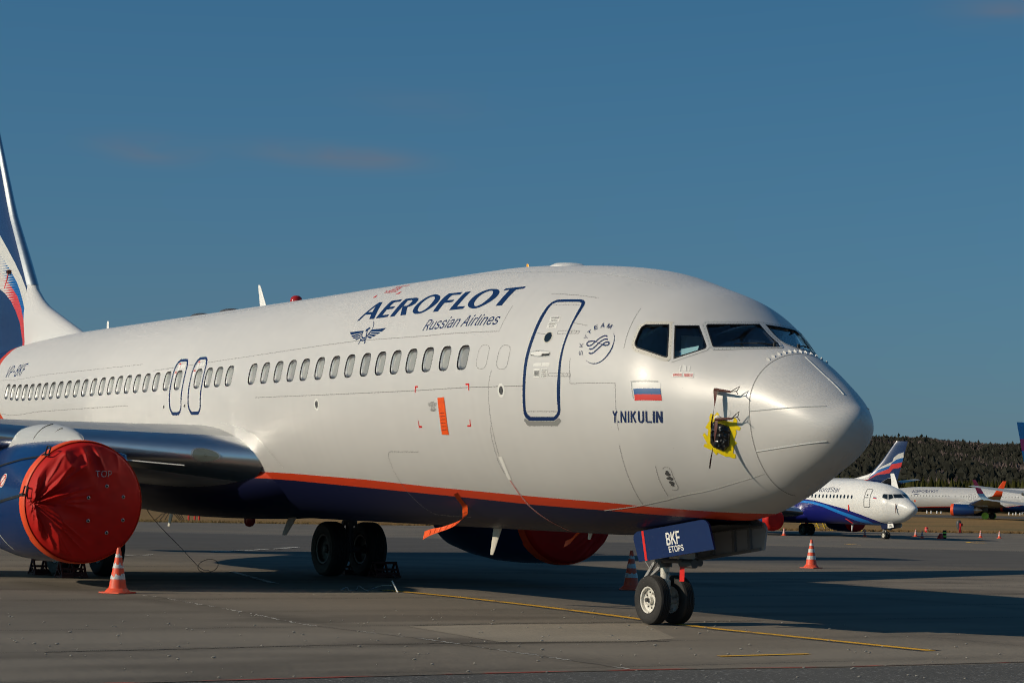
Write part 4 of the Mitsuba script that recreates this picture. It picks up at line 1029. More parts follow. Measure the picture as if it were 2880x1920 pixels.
ea = np.linspace(0, 2 * np.pi, 33)[:-1]
ring = lambda q, o: np.array([le_point(2.36 - .19 * q * math.cos(t), .01 + .118 * q * math.sin(t) * (1 - .25 * math.cos(t))) + [o, -o * .6, 0] for t in ea])
lt_ = part(A + '__landing_light', tri(np.vstack([ring(1, .006), ring(.6, .006), ring(.2, .006), [le_point(2.36, .01) + [.006, -.004, 0]]]), np.vstack([grid_faces(3, 32, True), [[64 + i, 64 + (i + 1) % 32, 96] for i in range(32)]])), bsdf('lamp_glass', (.10, .115, .10), .08, spec=.8), True)
seam_y = np.linspace(4.0, 2.62, 40)
part(A + '__leading_edge_seam', tube([le_point(y, -.30 + .03 * (4.0 - y)) + [.004, -.002, -.004] for y in seam_y], .009, 6), 'mat_white', 30)
part(lt_ + '__rim', tri(np.vstack([ring(1.0, .009), ring(1.14, .009)]), grid_faces(2, 32, True)), 'mat_steel', True)
_, door = nose_gear(A, None, 'mat_navy_door' if False else bsdf('door_blue', (.003, .016, .080), .3, coat=.8))
# lettering on the nose gear door
def door_text(t, o, x, h, bold=True):
    v, f = text2d(t, bold)
    v = v - [v[:, 0].min(), 0]
    q = np.array(o) + v[:, :1] / v[:, 0].max() * (np.array(x) - o) + v[:, 1:] * (np.array(h) - o)
    return tri(np.c_[-q[:, 0], np.full(len(q), -.4385), q[:, 1]], f)


part(door + '__lettering', cat(door_text('BKF', (3.504, 1.118), (3.185, 1.158), (3.549, 1.279)), door_text('ETOPS', (3.442, 1.021), (3.10, 1.063), (3.47, 1.098))), 'mat_white', False)
part(door + '__red_band', tri([(-4.135, -.4375, 1.296), (-4.08, -.4375, 1.30), (-3.97, -.4375, .893), (-4.025, -.4375, .886)], [[0, 1, 2], [0, 2, 3]]), 'mat_red_mark', False)
part(A + '__wheel_well', tri([(-2.4, -.36, 1.42), (-4.3, -.36, 1.21), (-4.3, .36, 1.21), (-2.4, .36, 1.42)], [[0, 1, 2], [0, 2, 3]]), 'mat_black', False)
part(A + '__gear_pin_flag', strip([(-3.62, -.1, .90), (-3.615, -.1, .75), (-3.62, -.1, .62)], .11, (1, 0, 0)), 'mat_red_mark', False)
# round no-step stickers with a slash, and a white plate, at the wing root and on the engine
def eng_pt(s, a, off=.004):
    r = np.interp(s, [q[0] for q in NAC[3:]], [q[1] for q in NAC[3:]]) + off
    return np.array([-s, -4.83 + r * math.cos(a), 1.47 + r * math.sin(a) * (.96 if math.sin(a) < 0 else 1)])


def eng_disc(s, a, r0, r1, n=24, off=.004):
    v = [eng_pt(s + r * math.cos(t), a + r * math.sin(t) / 1.07, off) for r in (r0, r1) for t in np.linspace(0, 2 * np.pi, n + 1)[:-1]]
    return tri(v, grid_faces(2, n, True))


ES = (15.62, 2.82)
no = part(A + '__engine_sticker', eng_disc(*ES, .002, .125), 'mat_white', True)
part(no + '__ring', eng_disc(*ES, .088, .108, off=.007), 'mat_red_mark', True)
part(no + '__bar', tri([eng_pt(ES[0] + x, ES[1] + y / 1.07, .008) for x, y in ((-.07, -.05), (-.05, -.07), (.07, .05), (.05, .07))], [[0, 1, 2], [0, 2, 3]]), 'mat_red_mark', True)
part(A + '__engine_line', tri(np.vstack([[eng_pt(16.1 + w, a) for w in (-.018, .018)] for a in np.linspace(3.35, 4.1, 24)]), grid_faces(24, 2)), 'mat_white', True)
s0_, t0_ = 15.05, -.80
no = part(A + '__belly_sticker', decal(sg.Point(s0_, t0_ * AK).buffer(.085, 20), .012, .1), 'mat_white')
part(no + '__ring', decal(sg.Point(s0_, t0_ * AK).buffer(.075, 20).difference(sg.Point(s0_, t0_ * AK).buffer(.058, 20)), .016, .1), 'mat_red_mark')
part(no + '__bar', decal(line_poly([(s0_ - .04, t0_ - .02), (s0_ + .04, t0_ + .02)], .02), .016, .1), 'mat_red_mark')
part(A + '__belly_plate', decal(sg.Polygon([(14.75, -.835 * AK), (14.58, -.835 * AK), (14.55, -.89 * AK), (14.72, -.89 * AK)]), .012, .1), 'mat_offwhite')
# chine on the right engine
part(A + '__nacelle_chine', plate([(-15.0, 2.10), (-15.1, 2.30), (-15.5, 2.36), (-16.1, 2.20), (-16.1, 2.0)], 'y', -3.86, .03), bsdf('chine', (.10, .28, .48), .35, coat=.6), 30)
# ------------------------------------------------------------------ ground
U2 = np.array([-.86004, .51023])
R2 = np.array([.51023, .86004])


def sstep(a, b, x):
    t = np.clip((x - a) / (b - a), 0, 1)
    return t * t * (3 - 2 * t)


def ground_z(x, y):
    d = (x - CAM[0]) * U2[0] + (y - CAM[1]) * U2[1]
    return -1.5 * sstep(65, 185, d) + .9 * sstep(300, 385, d)


# the apron's far edge runs through these two points; e counts metres beyond it, l along it
EA, EB = np.array([-170.4, 56.6]), np.array([-168.6, 165.4])
EL = (EB - EA) / np.linalg.norm(EB - EA)
EE = np.array([-EL[1], EL[0]])
EE = EE * np.sign(EE[0] * -1)


def sheet(e_rows, ls, dz=0.0, jitter=None):
    E_, L_ = np.meshgrid(e_rows, ls, indexing='ij')
    if jitter is not None:
        E_ = E_.copy()
        E_[0 if jitter > 0 else -1] += 0
    xy = EA + E_[..., None] * EE + L_[..., None] * EL
    z = ground_z(xy[..., 0], xy[..., 1]) + dz
    m = tri(np.concatenate([xy, z[..., None]], -1).reshape(-1, 3), grid_faces(len(e_rows), len(ls)))
    if m.face_normals[0, 2] < 0:
        m.invert()
    return m


LS = np.r_[np.linspace(-3500, -260, 12), np.arange(-250, 420, 10), np.linspace(430, 3600, 12)]


def concrete(p, n, uv):
    x, y = p.x, p.y
    big = fbm(x * .11, y * .16, 1.0, 4)
    mid = fbm(x * .9 + 3, y * .55, 2.0, 4)
    fine = noise(x * 34, y * 34, 5.0)
    slab = cell_rand(dr.floor((x + 1.35) / 3.35), dr.floor((y + 4.8) / 7.0), 3)
    c = mi.Color3f(.136, .116, .092) * (.70 + .40 * big + .26 * mid + .10 * (fine - .5) + .10 * (slab - .5))
    stain = smoothstep(.56, .72, fbm(x * .5 + 9, y * .22 + 4, 7.0, 4))
    c = mix(c, mi.Color3f(.075, .063, .050), .55 * stain)
    pale = smoothstep(.60, .74, fbm(x * .33 - 5, y * .12, 3.0, 3))
    c = mix(c, mi.Color3f(.185, .160, .128), .55 * pale)
    d = (x - float(CAM[0])) * float(U2[0]) + (y - float(CAM[1])) * float(U2[1])
    older = smoothstep(.45, .6, fbm(x * .02, y * .035, 8.0, 3))
    c = mix(c, mi.Color3f(.108, .098, .086) * (.85 + .3 * mid), smoothstep(48.0, 70.0, d) * (.35 + .5 * older))
    lane = smoothstep(59.0, 63.0, d) * smoothstep(100.5, 98.8, d)
    c = mix(c, mi.Color3f(.066, .062, .058) * (.85 + .3 * mid), .85 * lane)
    # damp-dark joints between the slabs, broken along their length
    fx, fy = (x + 1.35) / 3.35, (y + 4.8) / 7.0
    jx, jy = abs(fx - dr.floor(fx + .5)) * 3.35, abs(fy - dr.floor(fy + .5)) * 7.0
    broken = smoothstep(.40, .62, noise(x * .8, y * .8, 2.0))
    near = smoothstep(70.0, 45.0, d)
    j = dr.maximum(smoothstep(.030, .012, jx) * broken, smoothstep(.022, .010, jy) * .6 * broken)
    c = mix(c, mi.Color3f(.038, .033, .028), .75 * j * near)
    halo = dr.maximum(smoothstep(.55, .0, jx), smoothstep(.7, .0, jy)) * fbm(x * .6, y * .6, 9.0, 3)
    return c * (1 - .30 * halo * near)


def bumped(name, tex, rough, h, scale):
    b = {'type': 'principled', 'base_color': mikit.proc(tex), 'roughness': rough, 'specular': .35}
    scene['mat_' + name] = {'type': 'twosided', 'bsdf': {'type': 'bumpmap', 'scale': 1.0, 'texture': mikit.proc(h, eps=.004), 'bsdf': b}} if scale else {'type': 'twosided', 'bsdf': b}
    return 'mat_' + name


bumped('concrete', concrete, .82, lambda p, n, uv: .0028 * noise(p.x * 45, p.y * 45, 1.0) + .006 * noise(p.x * 9, p.y * 9, 4.0), 1)
bumped('asphalt', lambda p, n, uv: mi.Color3f(.066, .064, .060) * (.65 + .5 * noise(p.x * 60, p.y * 60, 1) + .35 * fbm(p.x * .8, p.y * .5, 2, 4)) + .10 * smoothstep(.80, .9, noise(p.x * 38, p.y * 38, 7)),
       .85, lambda p, n, uv: .004 * noise(p.x * 60, p.y * 60, 1.0), 1)
bumped('grass', lambda p, n, uv: mix(mix((.165, .100, .040), (.115, .075, .033), fbm(p.x * .25, p.y * .06, 1, 4)), mi.Color3f(.07, .06, .026), .6 * smoothstep(.55, .75, fbm(p.x * .05, p.y * .02, 4, 3))), 1.0, None, 0)
bumped('taxi', lambda p, n, uv: mi.Color3f(.058, .054, .049) * (.8 + .4 * fbm(p.x * .1, p.y * .1, 1, 3)), .9, None, 0)

part('apron', sheet(np.r_[np.linspace(-1200, -330, 8), np.arange(-320, 1, 8)], LS), 'mat_concrete', True)
labels['apron'] = {'label': 'worn concrete apron with dark slab joints that the airliners stand on', 'category': 'apron', 'kind': 'structure'}
part('grass_strip', sheet(np.r_[np.linspace(0, 106, 14)], LS), 'mat_grass', True)
labels['grass_strip'] = {'label': 'strip of dry brown grass beyond the apron', 'category': 'grass', 'kind': 'structure'}
part('taxiway', sheet(np.r_[np.linspace(106, 170, 7)], LS), 'mat_taxi', True)
labels['taxiway'] = {'label': 'narrow grey taxiway behind the dry grass', 'category': 'taxiway', 'kind': 'structure'}
part('far_field', sheet(np.r_[np.linspace(170, 900, 12), np.linspace(1200, 9000, 8)], LS), 'mat_grass', True)
labels['far_field'] = {'label': 'dry field running out to the wooded hills', 'category': 'field', 'kind': 'structure'}
# a blade of dry grass along the near edge so that it is not a ruled line
v, f = [], []
for i in range(2600):
    l, e, hgt = rng.uniform(-40, 170), abs(rng.normal(0, .9)), rng.uniform(.12, .34)
    b = EA + e * EE + l * EL
    z = float(ground_z(*b))
    for j in range(2):
        q = b + rng.normal(0, .25, 2)
        dx = rng.normal(0, .12, 2)
        k = len(v)
        v += [(q[0] - .10, q[1] - .06, z), (q[0] + .10, q[1] + .06, z), (q[0] + dx[0], q[1] + dx[1], z + hgt)]
        f.append((k, k + 1, k + 2))
part('dry_grass', tri(v, f), 'mat_grass', False)
labels['dry_grass'] = {'label': 'ragged dry grass blades along the edge of the apron', 'category': 'grass', 'kind': 'stuff'}

part('asphalt_strip', tri([(2.45, -60, .004), (2.45, -9.5, .004), (2.42, -7.2, .004), (2.55, -4.5, .004), (2.80, -2.6, .004), (2.82, 0.0, .004), (2.86, 40, .004), (14, 40, .004), (14, -60, .004)], [[0, 8, 1], [1, 8, 2], [2, 8, 3], [3, 8, 4], [4, 8, 7], [4, 7, 5], [5, 7, 6]]), 'mat_asphalt', False)
labels['asphalt_strip'] = {'label': 'darker asphalt lane along the near edge of the concrete apron', 'category': 'road', 'kind': 'structure'}


def worn(rgb, wear, sc=3.0, under=(.10, .085, .07)):
    return mikit.proc(lambda p, n, uv: mix(rgb, under, smoothstep(wear - .10, wear + .10, fbm(p.x * sc, p.y * sc, 6.0, 4))))


bsdf('yellow_line', worn((.55, .29, .025), .74), .8)
bsdf('line_border', worn((.045, .043, .042), .60), .85)
bsdf('white_line', worn((.50, .49, .46), .62), .8)
bsdf('red_line', worn((.30, .05, .035), .46, 2.0), .85)
bsdf('sealant', worn((.42, .41, .38), .52, 5.0), .8)
bsdf('joint', worn((.03, .028, .026), .52, 2.2, (.08, .068, .055)), .9)
bsdf('patch', {**mikit.proc(lambda p, n, uv: mi.Color3f(.19, .162, .125) * (.78 + .3 * fbm(p.x * 1.4, p.y * .9, 2, 4) + .14 * noise(p.x * 40, p.y * 40, 1)))}, .9)


def flat_line(root, pts, w, mat, z, label=None):
    pts = np.asarray(pts, float)
    t = np.gradient(pts, axis=0)
    side = np.c_[-t[:, 1], t[:, 0], 0 * t[:, 0]]
    zz = ground_z(pts[:, 0], pts[:, 1]) + z
    m = strip(np.c_[pts, zz], w, side)
    if m.face_normals[0, 2] < 0:
        m.invert()
    return part(root, m, mat, False, label=label)


def resample(pts, step):
    l = sg.LineString(pts)
    n = max(2, int(l.length / step))
    return np.array([l.interpolate(i / n, normalized=True).coords[0] for i in range(n + 1)])


YL = [(-13.9, .66), (-12.6, .76), (-11.4, .80), (-8.9, .70), (-6.46, .49), (-4.2, .22), (-3.0, .13), (-1.8, .20), (.6, .27), (1.0, .30)]
flat_line('apron__line_border', resample(YL, .3), .36, 'mat_line_border', .004)
flat_line('apron__yellow_line', resample(YL, .3), .17, 'mat_yellow_line', .008, 'yellow nose wheel lead-in line under the airliner')
for a, b in (((-31.57, 2.42), (-32.49, 3.54)), ((-35.1, 6.3), (-37.9, 9.3)), ((-38.2, 9.6), (-40.2, 11.3)), ((-40.2, 11.3), (-40.5, 10.9)), ((-22.0, 1.2), (-16.5, -.3))):
    flat_line('apron__white_line', resample([a, b], .3), .13, 'mat_white_line', .008)
for pts in ([(-118.1, 112.3), (-120.6, 112.6), (-123.2, 115.0), (-124.6, 118.2)], [(-100.5, 84.0), (-103.0, 84.6), (-105, 87)], ):
    flat_line('apron__yellow_arc', resample(pts, .4), .40, 'mat_yellow_line', .008)
for pts in ([(1.08, -2.9), (1.05, -1.6)], [(1.55, 1.6), (1.50, 3.4)]):
    flat_line('apron__yellow_line', resample(pts, .3), .11, 'mat_yellow_line', .008)
SEAMS = [(-12.6, -4.42), (-11.8, -4.40), (-9.5, -4.60), (-7.66, -4.75), (-6.4, -4.95), (-5.13, -5.10), (-3.6, -4.98), (-2.18, -4.86), (0, -4.88), (2.3, -4.92)]
sp = resample(SEAMS, .15)
sp[:, 1] += rng.normal(0, .012, len(sp))
flat_line('apron__sealed_crack', sp, .030, 'mat_sealant', .005)
for pts in ([(-1.3, -9.9), (-1.36, -8.9), (-1.42, -7.8), (-1.56, -6.6), (-1.5, -4.9), (-1.25, -3.2), (-1.2, -2.0)], [(-4.65, -3.7), (-4.76, -2.0), (-4.63, 0.0), (-4.6, 2.0)]):
    q = resample(pts, .12)
    q[:, 0] += rng.normal(0, .014, len(q))
    flat_line('apron__joint', q, .045, 'mat_joint', .005)
part('apron__pale_patch', tri(np.c_[[(-4.45, -3.9), (-1.55, -4.2), (-1.28, -2.4), (-1.6, -1.6), (-4.4, -.2), (-4.55, -2.0)], np.full(6, .0035)], [[0, 1, 2], [0, 2, 3], [0, 3, 4], [0, 4, 5]]), 'mat_patch', False)
rl = resample([(2.36, -12), (2.36, -9.5), (2.34, -7.0), (2.44, -4.6), (2.68, -2.6), (2.70, .3)], .3)
flat_line('apron__red_line', rl, .07, 'mat_red_line', .007)
# scattered chips and small stones on the concrete
ms = []
for i in range(260):
    x, y = rng.uniform(-8, 4.5), rng.uniform(-10, 3)
    s = rng.uniform(.006, .020)
    o = trimesh.creation.icosphere(subdivisions=0, radius=s)
    o.vertices = o.vertices * [1, rng.uniform(.6, 1.6), .5] + [x, y, s * .3 + .004]
    ms.append(o)
part('stone_chips', cat(*ms), bsdf('stone', (.30, .28, .25), .9), False)
labels['stone_chips'] = {'label': 'tiny loose stone chips scattered over the near concrete', 'category': 'gravel', 'kind': 'stuff'}


# ------------------------------------------------------------------ things by the airliner
def cone(loc, label, group=None, worn_bands=0.0, yaw=0.0, seed=1, dark=False):
    r = np.random.default_rng(seed)
    t = thing('traffic_cone', label, 'cone', group)
    z0 = float(ground_z(loc[0], loc[1]))
    M = np.eye(4)
    M[:3, :3] = trimesh.transformations.rotation_matrix(yaw, [0, 0, 1])[:3, :3]
    M[:3, 3] = (loc[0], loc[1], z0)
    mat = 'mat_cone'
    def rad(z):
        return .150 - .122 * (z - .075) / .675
    part(t + '__body', lathe([(.215, .022), (.205, .030), (.185, .055), (.165, .078), (rad(.09), .085), (rad(.745), .745), (.022, .75), (.020, .73)], 40), mat, 35, tf=M)
    b = sg.box(-.20, -.20, .20, .20).buffer(.02)
    part(t + '__base', cat(plate(list(b.exterior.coords)[:-1], 'z', .016, .02), box((-.23, -.06, .004), (-.18, .06, .024))), mat, 30, tf=M)
    for z0_, z1_ in ((.235, .330), (.415, .510), (.590, .655)):
        a = np.arange(41) / 40 * 2 * np.pi
        top = np.full(41, z1_)
        if worn_bands:
            n = np.repeat(r.uniform(0, 1, 21), 2)[:41]
            top = z1_ - worn_bands * (n ** 2) * .07
        rows = [np.stack([(rad(z) + .0025) * np.cos(a), (rad(z) + .0025) * np.sin(a), z], 1) for z in (np.full(41, z0_), (z0_ + top) / 2, top)]
        part(t + '__reflective_band', tri(np.concatenate(rows), grid_faces(3, 41)), 'mat_band', 30, tf=M)
    return t


bsdf('cone', {**mikit.proc(lambda p, n, uv: mix((.80, .085, .030), (.72, .13, .075), smoothstep(.4, .75, fbm(p.x * 14, p.y * 14, p.z * 9, 3))))}, .5)
bsdf('band', {**mikit.proc(lambda p, n, uv: mi.Color3f(.56, .56, .55) * (.85 + .25 * noise(p.x * 40, p.y * 40, p.z * 60)))}, .35)
cone((-13.25, -4.62), 'orange traffic cone with torn silver bands standing before the red engine cover', None, 1.0, .5, 3)
cone((-13.63, 5.80), 'orange traffic cone in the shade just left of the nose wheels', None, .35, 1.0, 4)
cone((-24.42, 18.75), 'orange traffic cone standing alone on the apron right of the nose wheels', None, 0, .3, 5)
G_ = None
for i, (x, y, lab) in enumerate([(-141.1, 108.6, 'small far cone beside the red engine cover of the white and blue airliner'), (-139.3, 116.8, 'small far cone in the shade below the belly of the white and blue airliner'),
                                 (-143.9, 127.1, 'shaded far cone just right of the white and blue airliner, behind its neighbour'), (-135.8, 120.8, 'small sunlit far cone just right of the nose wheel of the white and blue airliner'),
                                 (-141.7, 133.6, 'left one of the two far cones standing together at the right'), (-140.4, 134.9, 'right one of the two far cones standing together at the right')]):
    cone((x, y), lab, 'far cones round the white and blue airliner', 0, i * .7, 20 + i)

# engine covers
bsdf('cover', {**mikit.proc(lambda p, n, uv: mi.Color3f(.50, .0075, .0045) * (.82 + .3 * fbm(p.x * 4, p.y * 5, p.z * 5, 4)))}, .62, spec=.3)
bsdf('cover_band', {**mikit.proc(lambda p, n, uv: mi.Color3f(.78, .075, .015) * (.88 + .2 * fbm(p.x * 4, p.y * 5, p.z * 5, 4)))}, .55)
bsdf('thread', (.42, .36, .36), .6)


def engine_cover(side, label):
    t = thing('engine_cover', label, 'engine cover', 'engine covers on the silver airliner')
    y0, z0 = side * 4.83, 1.47
    nr, na = 90, 260
    r = np.linspace(0, 1, nr)
    a = np.arange(na) * 2 * np.pi / na
    Rr, Aa = np.meshgrid(r, a, indexing='ij')
    yy, zz = Rr * np.cos(Aa), Rr * np.sin(Aa) * np.where(np.sin(Aa) < 0, .985, 1.0)
    # cloth drawn tight at the right, creased on the outboard side
    creased = np.clip((-yy * (1 if side < 0 else -1) + .12) / .75, 0, 1) * np.clip((1 - Rr) / .10, 0, 1) ** .7
    ang = np.arctan2(zz + .02, yy * (1 if side < 0 else -1) + .92)
    q = np.stack([ang * 3.4 + 4, np.hypot(yy + .9, zz) * .75, 0 * yy], -1)
    fold = 1 - np.abs(2 * meshkit.noise(q, 3) - 1)
    fold2 = 1 - np.abs(2 * meshkit.noise(q * [2.3, 1.6, 1] + 7, 5) - 1)
    hang = np.clip((zz + .05) / .55, 0, 1) * np.clip((.93 - zz) / .15, 0, 1) * np.exp(-((yy + .05) / .48) ** 2)
    v_ = 1 - np.abs(2 * meshkit.noise(np.stack([yy * 5.2 + zz * 1.1, zz * 1.1 + 3, 0 * yy], -1), 8) - 1)
    disp = .15 * creased * fold ** 1.6 + .06 * creased * fold2 ** 2 + .15 * hang * v_ ** 1.8 + .012 * meshkit.fbm(np.stack([yy * 7, zz * 7, 0 * yy], -1), 3, 4)
    bulge = .24 * (1 - Rr ** 2.0)
    x = -14.36 + bulge + disp * np.clip((1 - Rr) / .06, 0, 1) - .11 * np.clip((Rr - .93) / .07, 0, 1) ** 2
    rad = 1.025
    face = np.stack([x, y0 + rad * yy, z0 + rad * zz], -1)
    sag = 1 + .03 * (np.sin(a) < -.3) * np.abs(np.sin(3 * a))
    skirt = np.stack([np.stack([np.full(na, -s), y0 + (rr * np.cos(a)), z0 + rr * np.sin(a) * np.where(np.sin(a) < 0, .985, 1.0)], 1) for s, rr in ((14.42, 1.032), (14.50, 1.05), (14.60 , 1.058))])
    skirt[-1, :, 0] -= .05 * meshkit.noise(np.stack([np.cos(a) * 3, np.sin(a) * 3, 0 * a], -1), 2) + .05 * (np.sin(a) < -.6)
    part(t + '__face', tri(face.reshape(-1, 3), grid_faces(nr, na, True)), 'mat_cover', True)
    part(t + '__hem', tri(np.concatenate([face[-1:], skirt]).reshape(-1, 3), grid_faces(4, na, True)), 'mat_cover_band', True)

    def fx(y, z):
        i = np.argmin((face[..., 1] - y) ** 2 + (face[..., 2] - z) ** 2)
        return face.reshape(-1, 3)[i]
    if side < 0:
        for y, z in ((-4.54, 1.75), (-4.87, 1.55), (-4.22, 1.57), (-4.85, 1.16), (-4.20, 1.18), (-4.50, .97)):
            p = fx(y, z)
            g = part(t + '__eyelet', lathe([(.014, .0), (.020, .010), (.030, .006), (.030, -.01)], 20, 'x', p + [.008, 0, 0]), 'mat_steel', 30)
            part(g + '__hole', lathe([(.001, .0), (.020, 0)], 16, 'x', p + [.012, 0, 0]), 'mat_black', False)
        v, f = text2d('TOP', False)
        v = (v - [v[:, 0].mean(), 0]) * [.105, .105]
        v3, f = trimesh.remesh.subdivide_to_size(np.c_[v, 0 * v[:, 0]], f, .03, max_iter=8)
        yz = np.c_[-4.575 + v3[:, 0] + .0 * v3[:, 1], 1.905 + v3[:, 1]]
        xs = np.array([fx(*q)[0] for q in yz])
        part(t + '__lettering', tri(np.c_[xs + .016, yz], f), 'mat_thread', True)
        for a0, a1, s1 in ((2.28, 2.75, 17.2), (3.02, 3.32, 16.9)):
            u = np.linspace(0, 1, 24)
            aa = a0 + (a1 - a0) * u
            s = 14.40 + (s1 - 14.40) * u
            rr = np.interp(s, [q[0] for q in NAC[3:]], [q[1] for q in NAC[3:]]) + .012
            rr = np.where(s < 14.62, 1.07, np.maximum(rr, 1.045))
            c = np.stack([-s, y0 + rr * np.cos(aa), z0 + rr * np.sin(aa)], 1)
            tang = np.stack([0 * aa, -np.sin(aa), np.cos(aa)], 1)
            part(t + '__strap', strip(c, .045, tang), 'mat_black', True)
            b = c[0]
            part(t + '__buckle', cat(*[bar(b + p0, b + p1, .02, .02) for p0, p1 in (((0, -.02, -.04), (.0, .02, .12)), ((.12, .0, -.03), (.12, .04, .11)), ((0, -.02, -.04), (.12, .0, -.03)), ((0, .02, .12), (.12, .04, .11)))]), 'mat_black', 30)
    return t


engine_cover(-1, 'red cloth cover marked TOP over the near engine, with black straps')
engine_cover(1, 'dark red cover on the far engine, seen in the shade below the belly')


# chocks under the main wheels
def chock(x, y, w, yaw, label):
    t = thing('wheel_chock', label, 'chock', None)
    M = np.eye(4)
    M[:3, :3] = trimesh.transformations.rotation_matrix(yaw, [0, 0, 1])[:3, :3]
    M[:3, 3] = (x, y, .0)
    ms = []
    for s in np.linspace(-w / 2, w / 2, 3):
        ms += [bar((-.20, s, .02), (-.03, s, .30), .035, .035), bar((.20, s, .02), (.03, s, .30), .035, .035), bar((-.21, s, .02), (.21, s, .02), .035, .035), bar((.12, s, .03), (-.09, s, .16), .025, .025)]
    part(t + '__truss', cat(*ms), 'mat_rust_red', 30, tf=M)
    part(t + '__crossbar', cat(*[bar((a, -w / 2 - .03, z), (a, w / 2 + .03, z), .05, .05) for a, z in ((-.2, .03), (.2, .03), (0, .30))], *[bar((.2 * u, -w / 2, .03 + .27 * (1 - abs(u))), (.2 * u, w / 2, .03 + .27 * (1 - abs(u))), .02, .04) for u in (-.8, -.5, .5, .8)]), 'mat_rust_red', 30, tf=M)
    part(t + '__rope', tube([(.2, 0, .03), (.3, -.05, .015), (.38, .04, .03), (.34, .12, .012), (.26, .06, .012)], .012, 6), 'mat_black', 30, tf=M)


chock(-19.10, -3.36, .46, 0, 'red-brown truss chock before the outer wheel of the near main gear')
chock(-20.50, -3.42, .46, 0, 'dark chock behind the outer wheel of the near main gear, at the left')
chock(-19.12, 3.36, .50, 0, 'dark truss chock before the outer wheel of the far main gear')
chock(-20.48, 3.30, .50, 0, 'dark truss chock behind the outer wheel of the far main gear')

# streamers and covers hanging on the airliner
tp = thing('orange_streamer', 'orange warning tape stuck flat on the silver body below the front windows', 'streamer')
part(tp + '__tape', decal(skin_poly(OUT['tape'][0]), .007, .05), 'mat_orange_tape')
part(tp + '__printed_lines', cat(*[tri(*decal(line_poly(r, .010), .0095, .1)[:2]) for r in OUT['tape_lines']]), bsdf('tape_print', (.30, .03, .01), .6), kind='stuff')
hs = thing('orange_streamer', 'orange streamer hanging from the belly and blowing out to the left', 'streamer')
hp = np.array([(-7.92, -1.26, 1.765), (-7.98, -1.15, 1.66), (-8.02, -1.06, 1.575), (-8.06, -1.03, 1.50), (-8.12, -1.0, 1.41), (-8.30, -1.0, 1.32), (-8.54, -1.0, 1.255), (-8.88, -1.0, 1.19), (-9.12, -1.01, 1.15), (-9.38, -1.02, 1.085)])
cs = CubicSpline(np.arange(len(hp)), hp)(np.linspace(0, len(hp) - 1, 60))
wd = np.interp(np.linspace(0, 9, 60), [0, 2, 3, 5, 7, 9], [.10, .10, .13, .11, .09, .13])
sd = np.array([np.interp(np.linspace(0, 9, 60), [0, 2, 3.2, 6, 9], k) for k in ([.7, .75, .9, .5, .1], [.5, .3, .2, .3, .15], [.35, .45, .25, .8, 1.0])]).T
part(hs + '__ribbon', strip(cs, wd, sd), 'mat_orange_tape', True)
b0, b1 = cs[22:56:4], sd[22:56:4]
part(hs + '__printed_lines', cat(*[bar(p - q / np.linalg.norm(q) * .035 + [0, -.004, 0], p + q / np.linalg.norm(q) * .035 + [0, -.004, 0], .006, .004) for p, q in zip(b0, b1)]), 'mat_tape_print', kind='stuff')
fs_ = thing('orange_streamer', 'short red streamer end under the belly before the far engine', 'streamer')
part(fs_ + '__ribbon', strip([(-6.9, .35, 1.25), (-7.05, .33, 1.15), (-7.22, .36, 1.07), (-7.34, .33, 1.02)], [.06, .08, .09, .11], (.4, .1, 1)), 'mat_orange_tape', True)

sc_ = thing('sensor_cover', 'black plastic bag taped with yellow tape over a sensor on the nose', 'sensor cover')
part(sc_ + '__yellow_tape', decal(skin_poly(OUT['yellow'][0]), .005, .03), 'mat_yellow_tape')
bp_ = skin_poly(OUT['bag'][0])
v2, f2 = tri2d(bp_, .02)
pp, f2, nn = on_skin(v2, f2, .008)
ed = np.array([bp_.exterior.distance(sg.Point(*q)) for q in v2])
wr = 1 - np.abs(2 * meshkit.noise(np.c_[v2[:, 0] * 26, v2[:, 1] * 9, 0 * ed], 3) - 1)
wr2 = 1 - np.abs(2 * meshkit.noise(np.c_[v2[:, 0] * 16 + v2[:, 1] * 18, v2[:, 1] * 14 - v2[:, 0] * 9, 0 * ed + 2], 9) - 1)
hgt = np.clip(ed / .05, 0, 1) ** .6 * (.030 + .030 * wr ** 2 + .022 * wr2 ** 2)
part(sc_ + '__bag', tri(pp + nn * hgt[:, None], f2), 'mat_plastic_bag', True)
for i, (s, t) in enumerate(OUT['probes'][0]):
    n, p = fn(s, t), fp(s, t)
    u = fp(s, t + .01) - p
    u /= np.linalg.norm(u)
    fw = np.cross(u, n)
    fw = fw * np.sign(fw[0])
    q = p - u * .07 + n * .115
    k = thing('probe_cover', ('upper' if i == 0 else 'lower') + ' brown cloth cover with streamer on a pitot probe at the nose', 'probe cover')
    part(k + '__sleeve', tube([q - fw * .07, q + fw * .02, q + fw * .15, q + fw * .17], [.017, .018, .014, .010], 12), 'mat_strap_brown', 40)
    part(k + '__tie', cat(tube([q + fw * .16, q + fw * .22 + u * .05, q + fw * .27 + u * .09, q + fw * .25 + u * .02], .006, 6), tube([q + fw * .16, q + fw * .24 + u * .02, q + fw * .30 - u * .03 + n * .05], .006, 6)), 'mat_black', 40)
    zz = np.linspace(0, 1, 14)
    ln = .50 if i == 0 else .62
    c = q + (-fw * .06) + np.outer(zz, [0, 0, -ln]) + np.outer(np.sin(zz * 5) * .012, fw) + np.outer(zz * (-.03), n * 0 + [0, 1, 0])
    c = c + np.outer(np.clip(zz, 0, 1), n) * (.02 + .06 * i)
    sdv = np.cos(zz * 2.2)[:, None] * fw + np.sin(zz * 2.2)[:, None] * n
    part(k + '__streamer', strip(c, np.interp(zz, [0, .12, .5, 1], [.045, .062, .04, .022]), sdv), 'mat_strap_brown', True)
